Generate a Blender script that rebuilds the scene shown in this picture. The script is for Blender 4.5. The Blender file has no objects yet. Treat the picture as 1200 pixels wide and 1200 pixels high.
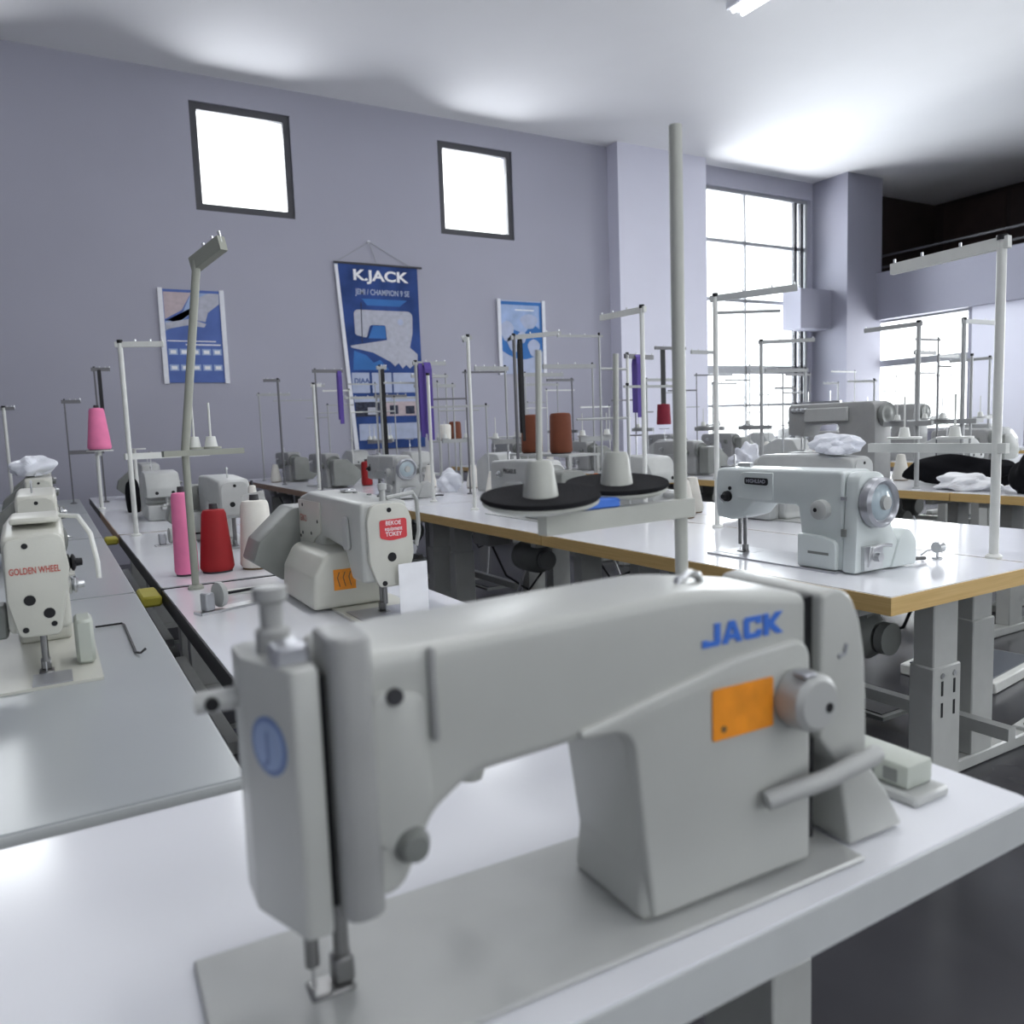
import bpy, bmesh, math, random
from mathutils import Vector, Matrix
random.seed(7)
R = math.radians
SC = bpy.context.scene
COL = SC.collection
T = 0.76                                    # height of every table top

# ------------------------------------------------------------------ camera
def cam_setup():
    yaw, pitch, roll = 0.52357, 0.1055, -0.03727
    f = Vector((math.sin(yaw)*math.cos(pitch), math.cos(yaw)*math.cos(pitch), -math.sin(pitch)))
    rt = Vector((math.cos(yaw), -math.sin(yaw), 0)); up = rt.cross(f)
    rt2 = rt*math.cos(roll) + up*math.sin(roll); up2 = rt2.cross(f)
    cd = bpy.data.cameras.new('camera'); cd.sensor_width = 36; cd.lens = 36*933.3/1200
    cd.clip_start = 0.02; cd.clip_end = 200
    cd.dof.use_dof = True; cd.dof.focus_distance = 2.3; cd.dof.aperture_fstop = 5.0
    o = bpy.data.objects.new('camera', cd); COL.objects.link(o)
    m = Matrix((rt2, up2, -f)).transposed().to_4x4(); m.translation = (0, 0, 1.18)
    o.matrix_world = m
    SC.camera = o
cam_setup()

# ------------------------------------------------------------------ world, daylight, exposure
w = bpy.data.worlds.new('sky'); SC.world = w; w.use_nodes = True
bg = w.node_tree.nodes['Background']; bg.inputs[0].default_value = (0.955, 0.975, 1.0, 1); bg.inputs[1].default_value = 2.5
SC.view_settings.view_transform = 'Standard'; SC.view_settings.look = 'None'
SC.view_settings.gamma = 1.0; SC.view_settings.exposure = 0.52
try: SC.view_settings.use_curve_mapping = False
except Exception: pass
SC.cycles.max_bounces = 8; SC.cycles.diffuse_bounces = 5; SC.cycles.transparent_max_bounces = 12
SC.cycles.caustics_reflective = False; SC.cycles.caustics_refractive = False
SC.cycles.sample_clamp_indirect = 6.0

def daylight(name, center, size, look, radiance, col=(0.955, 0.975, 1.0)):
    """sky light that falls through a window opening (sits just outside its panes)"""
    ld = bpy.data.lights.new(name, 'AREA'); ld.shape = 'RECTANGLE'; ld.size, ld.size_y = size
    ld.energy = radiance*size[0]*size[1]*math.pi; ld.color = col
    o = bpy.data.objects.new(name, ld); COL.objects.link(o); o.location = center
    o.rotation_euler = Vector(look).to_track_quat('-Z', 'Z').to_euler()
RX, BY, LX, FY, CEIL = 11.2, 8.5, -4.5, -4.5, 4.7       # room: right wall x, back wall y, left wall x, front wall y, ceiling
daylight('daylight_back_window', (9.18, BY+0.5, 2.6), (2.3, 3.6), (0, -1, 0), 8.0)
daylight('daylight_right_window', (RX+0.5, 7.4, 1.75), (1.7, 1.7), (-1, 0, 0), 8.0)
for k, yy in enumerate((4.0, 1.2, -1.6)):
    daylight('daylight_side_window', (RX+0.5, yy, 1.85), (2.2, 1.8), (-1, 0, 0), 8.0)
for k, xx in enumerate((1.95, 4.6, -0.7)):
    daylight('daylight_high_window', (xx, BY+0.5, 3.95), (0.94, 1.0), (0, -1, 0), 8.0)
for k, xx in enumerate((-2.0, 1.6, 5.2, 8.8)):
    daylight('daylight_front_window', (xx, FY-0.5, 2.6), (2.2, 2.6), (0, 1, 0), 0.45)

# ------------------------------------------------------------------ materials
MATS = {}
def mat(name, col, rough=0.5, metal=0.0, var=0.04, scale=18, bump=0.0, spec=0.5, bscale=60):
    m = bpy.data.materials.new(name); m.use_nodes = True; nt = m.node_tree; b = nt.nodes['Principled BSDF']
    b.inputs['Roughness'].default_value = rough; b.inputs['Metallic'].default_value = metal
    b.inputs['Specular IOR Level'].default_value = spec
    tc = nt.nodes.new('ShaderNodeTexCoord'); nz = nt.nodes.new('ShaderNodeTexNoise')
    nz.inputs['Scale'].default_value = scale; nz.inputs['Detail'].default_value = 4
    nt.links.new(tc.outputs['Object'], nz.inputs['Vector'])
    rp = nt.nodes.new('ShaderNodeValToRGB')
    rp.color_ramp.elements[0].position = 0.3; rp.color_ramp.elements[1].position = 0.7
    rp.color_ramp.elements[0].color = tuple(max(0, c*(1-var)) for c in col)+(1,)
    rp.color_ramp.elements[1].color = tuple(min(1, c*(1+var)) for c in col)+(1,)
    nt.links.new(nz.outputs['Fac'], rp.inputs['Fac']); nt.links.new(rp.outputs['Color'], b.inputs['Base Color'])
    if bump:
        n2 = nt.nodes.new('ShaderNodeTexNoise'); n2.inputs['Scale'].default_value = bscale
        nt.links.new(tc.outputs['Object'], n2.inputs['Vector'])
        bp = nt.nodes.new('ShaderNodeBump'); bp.inputs['Strength'].default_value = bump; bp.inputs['Distance'].default_value = 0.004
        nt.links.new(n2.outputs['Fac'], bp.inputs['Height']); nt.links.new(bp.outputs['Normal'], b.inputs['Normal'])
    MATS[name] = m
    return m
mat('enamel_white', (0.47, 0.48, 0.455), 0.33, var=0.02, bump=0.03, bscale=220)
mat('enamel_cool', (0.62, 0.67, 0.66), 0.30, var=0.02, bump=0.03, bscale=220)
mat('enamel_cream', (0.56, 0.56, 0.50), 0.36, var=0.02, bump=0.03, bscale=220)
mat('enamel_grey', (0.32, 0.325, 0.32), 0.40, var=0.04)
mat('enamel_pale', (0.44, 0.45, 0.44), 0.38, var=0.04)
mat('enamel_dark', (0.18, 0.19, 0.18), 0.45, var=0.05)
mat('green_grey', (0.46, 0.49, 0.44), 0.40, var=0.03)
mat('laminate', (0.78, 0.79, 0.83), 0.16, var=0.012, scale=5)
mat('laminate_grey', (0.38, 0.405, 0.415), 0.28, var=0.02, scale=5)
mat('laminate_edge', (0.55, 0.57, 0.57), 0.4, var=0.03)
mat('edge_dark', (0.022, 0.022, 0.026), 0.5, spec=0.3)
mat('steel', (0.62, 0.63, 0.64), 0.28, metal=1.0)
mat('steel_dark', (0.26, 0.26, 0.26), 0.35, metal=0.9)
mat('steel_plate', (0.42, 0.43, 0.46), 0.35, metal=0.6)
mat('leg_grey', (0.48, 0.49, 0.47), 0.4)
mat('pole_white', (0.66, 0.67, 0.64), 0.38)
mat('pole_green', (0.30, 0.31, 0.265), 0.42)
mat('pole_dark', (0.13, 0.13, 0.14), 0.45)
mat('pole_grey', (0.36, 0.37, 0.37), 0.4)
mat('black_plastic', (0.014, 0.014, 0.016), 0.45, spec=0.25)
mat('black_foam', (0.014, 0.014, 0.016), 0.9, spec=0.1, var=0.2, bump=0.4, bscale=300)
mat('dark_rubber', (0.03, 0.03, 0.035), 0.6)
mat('red_badge', (0.62, 0.05, 0.06), 0.4)
mat('red_ink', (0.48, 0.06, 0.04), 0.5)
mat('white_ink', (0.85, 0.85, 0.87), 0.5)
mat('blue_ink', (0.05, 0.17, 0.62), 0.4)
mat('grey_ink', (0.30, 0.31, 0.33), 0.5)
mat('black_ink', (0.02, 0.02, 0.025), 0.5)
mat('orange_sticker', (0.86, 0.30, 0.02), 0.42, var=0.12, scale=40)
mat('orange_plastic', (0.80, 0.20, 0.02), 0.4)
mat('paper', (0.82, 0.83, 0.85), 0.7)
mat('bag', (0.74, 0.76, 0.82), 0.3, bump=0.3, bscale=25)
mat('cloth_black', (0.008, 0.008, 0.010), 0.9, spec=0.1, bump=0.4, bscale=200)
mat('floor_paint', (0.055, 0.055, 0.062), 0.22, var=0.25, scale=1.2)
mat('wall_paint', (0.385, 0.385, 0.455), 0.75, var=0.02, scale=1.5, bump=0.05, bscale=90)
mat('wall_paint_shaded', (0.27, 0.27, 0.33), 0.7, var=0.02, scale=1.5)  # same paint as the walls, darkened: backlit shade put into the colour
mat('pale_paint', (0.70, 0.70, 0.80), 0.7, var=0.02, scale=1.5)
mat('ceiling_paint', (0.82, 0.82, 0.83), 0.8, var=0.01, scale=2)
mat('pole_warm', (0.46, 0.47, 0.43), 0.4)
mat('motor_grey', (0.22, 0.23, 0.215), 0.42)
mat('emblem_blue', (0.13, 0.20, 0.40), 0.4)
mat('frame_grey', (0.34, 0.35, 0.37), 0.5)
mat('frame_dark', (0.06, 0.06, 0.07), 0.5)
mat('frame_white', (0.74, 0.75, 0.8), 0.4)
mat('gallery_brown', (0.022, 0.014, 0.013), 0.55, var=0.3, scale=2)
mat('gallery_panel', (0.034, 0.020, 0.018), 0.45, var=0.3, scale=3)
mat('poster_blue', (0.10, 0.16, 0.42), 0.35, spec=0.12, var=0.15, scale=3)
mat('poster_light', (0.34, 0.44, 0.66), 0.4, spec=0.12, var=0.15, scale=6)
mat('poster_skin', (0.50, 0.42, 0.44), 0.5, spec=0.12, var=0.1)
mat('poster_grey', (0.46, 0.47, 0.54), 0.5, spec=0.12, var=0.1)
mat('banner_blue', (0.030, 0.065, 0.22), 0.4, spec=0.12, var=0.45, scale=2.2)
mat('banner_mid', (0.05, 0.17, 0.45), 0.4, spec=0.12, var=0.15, scale=3)
mat('banner_pale', (0.42, 0.47, 0.62), 0.5, spec=0.12, var=0.1, scale=8)
mat('banner_dark', (0.04, 0.045, 0.07), 0.5, spec=0.12, var=0.4, scale=30)
mat('purple', (0.075, 0.04, 0.26), 0.6)
mat('box_brown', (0.16, 0.10, 0.045), 0.6)
mat('yellow_foam', (0.34, 0.30, 0.03), 0.7)
mat('screen', (0.08, 0.09, 0.11), 0.3)

def thread_mat(name, col):                      # thread wound round a cone: fine horizontal ridges
    m = mat(name, col, 0.75, var=0.06)
    nt = m.node_tree; b = nt.nodes['Principled BSDF']
    wv = nt.nodes.new('ShaderNodeTexWave'); wv.bands_direction = 'Z'; wv.inputs['Scale'].default_value = 160; wv.inputs['Distortion'].default_value = 1.5
    tc = nt.nodes.new('ShaderNodeTexCoord'); nt.links.new(tc.outputs['Object'], wv.inputs['Vector'])
    bp = nt.nodes.new('ShaderNodeBump'); bp.inputs['Strength'].default_value = 0.35; bp.inputs['Distance'].default_value = 0.001
    nt.links.new(wv.outputs['Fac'], bp.inputs['Height']); nt.links.new(bp.outputs['Normal'], b.inputs['Normal'])
thread_mat('thread_pink', (0.86, 0.22, 0.42)); thread_mat('thread_red', (0.32, 0.009, 0.012))
thread_mat('thread_white', (0.76, 0.74, 0.68)); thread_mat('thread_brown', (0.14, 0.034, 0.011)); thread_mat('thread_maroon', (0.22, 0.01, 0.03))

def wood_mat(name, c0, c1):
    m = bpy.data.materials.new(name); m.use_nodes = True; nt = m.node_tree; b = nt.nodes['Principled BSDF']
    tc = nt.nodes.new('ShaderNodeTexCoord'); mp = nt.nodes.new('ShaderNodeMapping'); mp.inputs['Scale'].default_value = (3, 3, 90)
    nz = nt.nodes.new('ShaderNodeTexNoise'); nz.inputs['Scale'].default_value = 2.0; nz.inputs['Detail'].default_value = 5
    rp = nt.nodes.new('ShaderNodeValToRGB'); rp.color_ramp.elements[0].color = c0+(1,); rp.color_ramp.elements[1].color = c1+(1,)
    rp.color_ramp.elements[0].position = 0.3; rp.color_ramp.elements[1].position = 0.7
    nt.links.new(tc.outputs['Object'], mp.inputs['Vector']); nt.links.new(mp.outputs['Vector'], nz.inputs['Vector'])
    nt.links.new(nz.outputs['Fac'], rp.inputs['Fac']); nt.links.new(rp.outputs['Color'], b.inputs['Base Color'])
    b.inputs['Roughness'].default_value = 0.45; MATS[name] = m
wood_mat('wood_edge', (0.60, 0.40, 0.15), (0.70, 0.49, 0.21))
wood_mat('wood_brown', (0.30, 0.17, 0.09), (0.38, 0.23, 0.13))

def glass_mat():
    m = bpy.data.materials.new('pane_glass'); m.use_nodes = True; nt = m.node_tree
    for n in list(nt.nodes): nt.nodes.remove(n)
    out = nt.nodes.new('ShaderNodeOutputMaterial'); mx = nt.nodes.new('ShaderNodeMixShader')
    tr = nt.nodes.new('ShaderNodeBsdfTransparent'); gl = nt.nodes.new('ShaderNodeBsdfGlossy'); fr = nt.nodes.new('ShaderNodeFresnel')
    tr.inputs['Color'].default_value = (0.97, 0.98, 0.98, 1); gl.inputs['Roughness'].default_value = 0.02; fr.inputs['IOR'].default_value = 1.2
    nt.links.new(fr.outputs[0], mx.inputs[0]); nt.links.new(tr.outputs[0], mx.inputs[1]); nt.links.new(gl.outputs[0], mx.inputs[2])
    nt.links.new(mx.outputs[0], out.inputs['Surface']); MATS['pane_glass'] = m
glass_mat()
def clear_mat():
    m = mat('clear_plastic', (0.55, 0.66, 0.72), 0.12, var=0.02); b = m.node_tree.nodes['Principled BSDF']
    b.inputs['Transmission Weight'].default_value = 0.25
clear_mat()

# ------------------------------------------------------------------ mesh builder
ORD = ['first', 'second', 'third', 'fourth', 'fifth', 'sixth', 'seventh', 'eighth', 'ninth', 'tenth', 'eleventh', 'twelfth']
def nth(base, y, ys):
    """label with the rank counted from the banner wall"""
    return base+', '+ORD[sorted(ys, reverse=True).index(y)]+' from the banner wall'
def rpoly(pts, seg=5):
    """polygon with rounded corners: pts = (x, y, radius)"""
    out = []; n = len(pts)
    for i in range(n):
        p = Vector(pts[i][:2]); a = Vector(pts[i-1][:2]); c = Vector(pts[(i+1) % n][:2]); r = pts[i][2] if len(pts[i]) > 2 else 0
        if r <= 0: out.append((p.x, p.y)); continue
        u = (a-p).normalized(); v = (c-p).normalized(); ang = u.angle(v, math.pi)
        if ang > 3.10: out.append((p.x, p.y)); continue
        d = min(r/math.tan(ang/2), (a-p).length*0.49, (c-p).length*0.49); rr = d*math.tan(ang/2)
        cen = p + (u+v).normalized()*(rr/math.sin(ang/2)); s = p+u*d-cen; e = p+v*d-cen
        a0 = math.atan2(s.y, s.x); da = math.atan2(e.y, e.x)-a0
        while da > math.pi: da -= 2*math.pi
        while da < -math.pi: da += 2*math.pi
        for k in range(seg+1):
            t = a0+da*k/seg; out.append((cen.x+rr*math.cos(t), cen.y+rr*math.sin(t)))
    return out
class MB:
    def __init__(s): s.v = []; s.f = []
    def add(s, vs, fs):
        b = len(s.v); s.v += [tuple(p) for p in vs]; s.f += [tuple(i+b for i in q) for q in fs]; return s
    def box(s, x0, x1, y0, y1, z0, z1, rz=0, piv=None):
        vs = [(x, y, z) for z in (z0, z1) for y in (y0, y1) for x in (x0, x1)]
        if rz:
            px, py = piv or ((x0+x1)/2, (y0+y1)/2); c, q = math.cos(rz), math.sin(rz)
            vs = [(px+(x-px)*c-(y-py)*q, py+(x-px)*q+(y-py)*c, z) for x, y, z in vs]
        return s.add(vs, [(0, 2, 3, 1), (4, 5, 7, 6), (0, 1, 5, 4), (2, 6, 7, 3), (0, 4, 6, 2), (1, 3, 7, 5)])
    def prism(s, poly, a, b, axis='y', inset=None):
        def P(u, v, w): return {'y': (u, w, v), 'x': (w, u, v), 'z': (u, v, w)}[axis]
        n = len(poly); vs = [P(u, v, a) for u, v in poly]+[P(u, v, b) for u, v in poly]
        fs = [tuple(range(n))[::-1], tuple(range(n, 2*n))]+[(i, (i+1) % n, n+(i+1) % n, n+i) for i in range(n)]
        return s.add(vs, fs)
    def cyl(s, p0, p1, r0, r1=None, n=12):
        r1 = r0 if r1 is None else r1; p0 = Vector(p0); p1 = Vector(p1); d = (p1-p0).normalized()
        a = d.orthogonal().normalized(); b = d.cross(a); vs = []
        for p, r in ((p0, r0), (p1, r1)):
            for k in range(n):
                t = 2*math.pi*k/n; vs.append(p+a*r*math.cos(t)+b*r*math.sin(t))
        return s.add(vs, [tuple(range(n))[::-1], tuple(range(n, 2*n))]+[(i, (i+1) % n, n+(i+1) % n, n+i) for i in range(n)])
    def tube(s, pts, r, n=8):
        pts = [Vector(p) for p in pts]; vs = []; ref = None
        for i, p in enumerate(pts):
            d = (pts[min(i+1, len(pts)-1)]-pts[max(i-1, 0)]).normalized()
            a = d.orthogonal().normalized() if ref is None else (ref-d*ref.dot(d)).normalized()
            ref = a; b = d.cross(a)
            for k in range(n):
                t = 2*math.pi*k/n; vs.append(p+a*r*math.cos(t)+b*r*math.sin(t))
        m = len(pts); fs = [tuple(range(n))[::-1], tuple(range((m-1)*n, m*n))]
        for i in range(m-1):
            for k in range(n): fs.append((i*n+k, i*n+(k+1) % n, (i+1)*n+(k+1) % n, (i+1)*n+k))
        return s.add(vs, fs)
    def lathe(s, prof, cen=(0, 0, 0), axis='z', n=24):
        """prof = (radius, height) from one end to the other; first and last may have radius 0"""
        c = Vector(cen); vs = []; fs = []; rows = []
        A = {'z': ((1, 0, 0), (0, 1, 0), (0, 0, 1)), 'y': ((1, 0, 0), (0, 0, 1), (0, 1, 0)), 'x': ((0, 1, 0), (0, 0, 1), (1, 0, 0))}[axis]
        a, b, d = (Vector(q) for q in A)
        for r, h in prof:
            if r < 1e-6: rows.append([len(vs)]); vs.append(c+d*h)
            else:
                rows.append(list(range(len(vs), len(vs)+n)))
                for k in range(n):
                    t = 2*math.pi*k/n; vs.append(c+d*h+a*r*math.cos(t)+b*r*math.sin(t))
        for q, w_ in zip(rows, rows[1:]):
            for k in range(n):
                k2 = (k+1) % n
                if len(q) == 1 and len(w_) == 1: continue
                if len(q) == 1: fs.append((q[0], w_[k2], w_[k]))
                elif len(w_) == 1: fs.append((q[k], q[k2], w_[0]))
                else: fs.append((q[k], q[k2], w_[k2], w_[k]))
        if len(rows[0]) > 1: fs.append(tuple(rows[0])[::-1])
        if len(rows[-1]) > 1: fs.append(tuple(rows[-1]))
        return s.add(vs, fs)
    def strip(s, pts, width_vec, thick=0.0015):
        """flat ribbon along pts"""
        w_ = Vector(width_vec)*0.5; pts = [Vector(p) for p in pts]; vs = []; fs = []
        for i, p in enumerate(pts):
            d = (pts[min(i+1, len(pts)-1)]-pts[max(i-1, 0)]).normalized(); nrm = d.cross(w_.normalized()).normalized()*thick/2
            vs += [p-w_-nrm, p+w_-nrm, p+w_+nrm, p-w_+nrm]
        for i in range(len(pts)-1):
            for k in range(4): fs.append((i*4+k, i*4+(k+1) % 4, i*4+4+(k+1) % 4, i*4+4+k))
        fs += [(3, 2, 1, 0), tuple(range(len(vs)-4, len(vs)))]
        return s.add(vs, fs)
    def mesh(s, name, m, smooth=40, bevel=0, bseg=3):
        me = bpy.data.meshes.new(name); me.from_pydata(s.v, [], s.f)
        bm = bmesh.new(); bm.from_mesh(me)
        bmesh.ops.recalc_face_normals(bm, faces=bm.faces)
        if bevel:
            es = [e for e in bm.edges if len(e.link_faces) == 2 and e.calc_face_angle(0) > R(35)]
            bmesh.ops.bevel(bm, geom=es, offset=bevel, segments=bseg, profile=0.5, affect='EDGES', clamp_overlap=True)
        bm.to_mesh(me); bm.free()
        me.materials.append(MATS[m])
        if smooth:
            me.shade_smooth(); me.set_sharp_from_angle(angle=R(smooth))
        return me
    def build(s, name, m, parent=None, smooth=40, bevel=0, bseg=3, label=None):
        return put(name, s.mesh(name, m, smooth, bevel, bseg), parent, label)
def put(name, me, parent=None, label=None):
    o = bpy.data.objects.new(name, me); COL.objects.link(o)
    if parent is not None: o.parent = parent
    if label: o['label'] = label
    return o
def tag(o, label, cat, group=None):
    o['label'] = label; o['category'] = cat
    if group: o['group'] = group
    return o
def thing(name, label, cat, loc=(0, 0, 0), rz=0, group=None):
    o = bpy.data.objects.new(name, None); COL.objects.link(o); o.empty_display_size = 0.05
    o.location = loc; o.rotation_euler = (0, 0, rz)
    return tag(o, label, cat, group)
def struct(o): o['kind'] = 'structure'; return o
def dup(root, loc, rz, label=None, group=None, name=None):
    def cp(o, par):
        c = o.copy(); COL.objects.link(c); c.parent = par
        for ch in list(o.children): cp(ch, c)
        return c
    r = cp(root, None); r.location = loc; r.rotation_euler = (0, 0, rz)
    if name: r.name = name
    if label: r['label'] = label
    if group: r['group'] = group
    return r
def text_mesh(body, size, m, org, right, up, depth=0.0008, bold=0.02, align='CENTER', squash=1.0):
    cu = bpy.data.curves.new('lettering', 'FONT'); cu.body = body; cu.size = size; cu.align_x = align; cu.align_y = 'CENTER'
    cu.offset = bold*size; cu.resolution_u = 3
    ob = bpy.data.objects.new('lettering', cu); COL.objects.link(ob)
    me = bpy.data.meshes.new_from_object(ob.evaluated_get(bpy.context.evaluated_depsgraph_get()))
    bpy.data.objects.remove(ob); bpy.data.curves.remove(cu)
    r = Vector(right).normalized(); u = Vector(up).normalized(); n = r.cross(u); o = Vector(org)
    for v in me.vertices: v.co = o + r*(v.co.x*squash) + u*v.co.y + n*depth
    me.materials.clear(); me.materials.append(MATS[m]); me.name = 'lettering'
    return me
def lettering(parent, body, size, m, org, right, up, name='lettering', **k):
    return put(name, text_mesh(body, size, m, org, right, up, **k), parent)

# ------------------------------------------------------------------ the room
def added_tube_mat():  # glowing tubes of the added ceiling lamps
    m = bpy.data.materials.new('added_lamp_tube'); m.use_nodes = True; b = m.node_tree.nodes['Principled BSDF']
    b.inputs['Base Color'].default_value = (0.9, 0.9, 0.9, 1); b.inputs['Emission Color'].default_value = (0.97, 0.98, 1, 1); b.inputs['Emission Strength'].default_value = 4; MATS['added_lamp_tube'] = m
added_tube_mat()
def wall_with_holes(name, m, axis, pos, thick, lo, hi, z0, z1, holes):
    """wall in plane axis=pos; holes = (a, b, za, zb) rectangles"""
    b = MB(); cuts = sorted(set([lo, hi]+[h[0] for h in holes]+[h[1] for h in holes]))
    for a, c in zip(cuts, cuts[1:]):
        mid = (a+c)/2; hs = sorted([(h[2], h[3]) for h in holes if h[0] < mid < h[1]]); z = z0
        for za, zb in hs+[(z1, z1)]:
            if za > z:
                if axis == 'y': b.box(a, c, pos, pos+thick, z, za)
                else: b.box(pos, pos+thick, a, c, z, za)
            z = zb
    return struct(b.build(name, m, smooth=0))
HI = [(x-0.488, x+0.488, 3.42, 4.45) for x in (-0.7, 1.95, 4.596)]
BW = (8.0, 10.36, 0.85, 4.45)
RWIN = [(6.53, 8.28, 0.9, 2.62), (2.9, 5.1, 0.9, 2.62), (0.1, 2.3, 0.9, 2.62), (-2.7, -0.5, 0.9, 2.62)]
FW = [(x-1.1, x+1.1, 1.3, 3.9) for x in (-2.0, 1.6, 5.2, 8.8)]
struct(MB().box(LX, RX+2.5, FY, BY, -0.1, 0).build('floor', 'floor_paint', smooth=0))
struct(MB().box(LX-0.25, RX+2.5, FY-0.25, BY+0.25, CEIL, CEIL+0.15).build('ceiling', 'ceiling_paint', smooth=0))
wall_with_holes('wall_back', 'wall_paint', 'y', BY, 0.25, LX-0.25, RX+0.25, 0, CEIL, HI+[BW])
wall_with_holes('wall_front', 'wall_paint', 'y', FY-0.25, 0.25, LX-0.25, RX+2.5, 0, CEIL, FW)
struct(MB().box(LX-0.25, LX, FY, BY, 0, CEIL).build('wall_left', 'wall_paint', smooth=0))
wall_with_holes('wall_right', 'wall_paint_shaded', 'x', RX, 0.25, FY, BY, 0, 2.62, RWIN)
# pier beside the back window, corner column, bracket, beam
struct(MB().box(6.5, 8.0, BY-0.22, BY, 0, CEIL).build('trim_1', 'pale_paint', smooth=0))
struct(MB().box(10.40, RX, BY-0.62, BY, 0, CEIL).build('trim_2', 'wall_paint_shaded', smooth=0))
struct(MB().box(9.72, 10.40, BY-0.35, BY-0.02, 2.48, 3.06).build('trim_3', 'wall_paint_shaded', smooth=0))
struct(MB().box(RX-0.12, RX+0.35, FY, BY-0.62, 2.60, 3.30).build('trim_4', 'wall_paint_shaded', smooth=0))
struct(MB().box(RX-0.02, RX, 5.75, 6.47, 0, 2.6).build('trim_5', 'pale_paint', smooth=0))
def gallery():                     # dark upper gallery behind the beam: back panels with upright joints
    g = struct(MB().box(RX+0.35, RX+2.5, FY, BY, 3.0, 3.28).build('trim_6', 'gallery_brown', smooth=0))
    struct(MB().box(RX+2.3, RX+2.5, FY, BY, 3.28, CEIL).build('wall_gallery', 'gallery_brown', smooth=0))
    me = MB().box(-0.02, 0, 0, 1.02, 0, 1.3).mesh('panel', 'gallery_panel', 0)
    for k in range(9):
        o = put('panel', me, g); o.location = (RX+2.29, BY-0.1-1.1*(k+1), 3.32)
    rail = MB()
    for z in (3.45, 3.62): rail.box(RX+0.36, RX+0.39, FY, BY, z, z+0.03)
    rail.build('rail', 'frame_dark', g, 0)
    struct(MB().box(RX+0.1, RX+2.5, BY, BY+0.2, 3.0, CEIL).build('wall_gallery_end', 'gallery_brown', smooth=0))
gallery()
NW = [0]
def window(axis, pos, a, b, z0, z1, vs, hs, fm='frame_grey', fw=0.05, vw=0.03, depth=0.06, flip=1):
    """frame + bars + one pane per field"""
    NW[0] += 1; n = NW[0]
    def bx(mb, p, q, za, zb, d): 
        return mb.box(p, q, pos, pos+d*flip, za, zb) if axis == 'y' else mb.box(pos, pos+d*flip, p, q, za, zb)
    fr = MB(); bx(fr, a, a+fw, z0, z1, depth); bx(fr, b-fw, b, z0, z1, depth); bx(fr, a+fw, b-fw, z0, z0+fw, depth); bx(fr, a+fw, b-fw, z1-fw, z1, depth)
    root = struct(fr.build('window_%d' % n, fm, smooth=0))
    for v, ww, mm in vs: bx(MB(), v-ww/2, v+ww/2, z0+fw, z1-fw, depth*0.9).build('mullion', mm, root, 0)
    for h, ww, mm in hs: bx(MB(), a+fw, b-fw, h-ww/2, h+ww/2, depth*0.8).build('transom', mm, root, 0)
    xs = [a+fw]+[q for v, ww, _ in vs for q in (v-ww/2, v+ww/2)]+[b-fw]; zs = [z0+fw]+[q for v, ww, _ in hs for q in (v-ww/2, v+ww/2)]+[z1-fw]
    for i in range(0, len(xs), 2):
        for j in range(0, len(zs), 2):
            p = MB(); lo, hi_ = (pos+0.02*flip, pos+0.026*flip)
            if axis == 'y': p.box(xs[i], xs[i+1], lo, hi_, zs[j], zs[j+1])
            else: p.box(lo, hi_, xs[i], xs[i+1], zs[j], zs[j+1])
            p.build('pane', 'pane_glass', root, 0)
    return root
window('y', BY+0.06, *BW, [(9.03, 0.025, 'frame_grey'), (10.10, 0.06, 'frame_dark'), (10.24, 0.06, 'frame_dark')],
       [(1.90, 0.12, 'frame_grey'), (2.90, 0.05, 'frame_grey'), (3.72, 0.05, 'frame_grey'), (1.38, 0.04, 'frame_grey')], fm='frame_grey')
for h in HI: window('y', BY+0.02, *h, [], [], fm='frame_dark', fw=0.07)
for i, h in enumerate(RWIN): window('x', RX+0.08, *h, [((h[0]+h[1])/2, 0.03, 'frame_grey')] if i else [], [(1.95, 0.10, 'frame_grey')], fm='frame_grey')
for h in FW: window('y', FY-0.06, *h, [((h[0]+h[1])/2, 0.05, 'frame_grey')], [(2.6, 0.05, 'frame_grey')], flip=-1)
# ground outside so that the low panes do not look into a void
struct(MB().box(-40, 60, BY+1.2, 70, -0.5, -0.3).build('trim_7', 'pale_paint', smooth=0))

# ------------------------------------------------------------------ added fill lamps: made-up tube fittings in rows, to brighten the table tops
FILL_Y = (4.6, 2.2, -0.2, -2.6)
def lamps():
    first = None
    for xi, x in enumerate((1.4, 5.4)):
        for yi, y in enumerate(FILL_Y):
            lab = 'added white tube lamp on the ceiling over the %s aisle, %s from the banner wall' % (ORD[xi], ORD[yi])
            if first is None:
                first = t = thing('added_ceiling_lamp', lab, 'lamp', (x, y, CEIL), 0, 'added tube lamps under the ceiling')
                MB().box(-0.11, 0.11, -0.62, 0.62, -0.06, 0).build('housing', 'frame_white', t, bevel=0.006, bseg=1)
                for s_ in (-0.055, 0.055): MB().cyl((s_, -0.59, -0.078), (s_, 0.59, -0.078), 0.014, n=10).build('tube', 'added_lamp_tube', t)
            else: t = dup(first, (x, y, CEIL), 0, lab)
            ld = bpy.data.lights.new('added_tube_light', 'AREA'); ld.shape = 'RECTANGLE'; ld.size, ld.size_y = 0.2, 1.2; ld.energy = FILL_W; ld.color = (0.97, 0.98, 1.0)
            o = bpy.data.objects.new('added_tube_light', ld); COL.objects.link(o); o.location = (x, y, CEIL-0.10)
FILL_W = 17
lamps()

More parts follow.
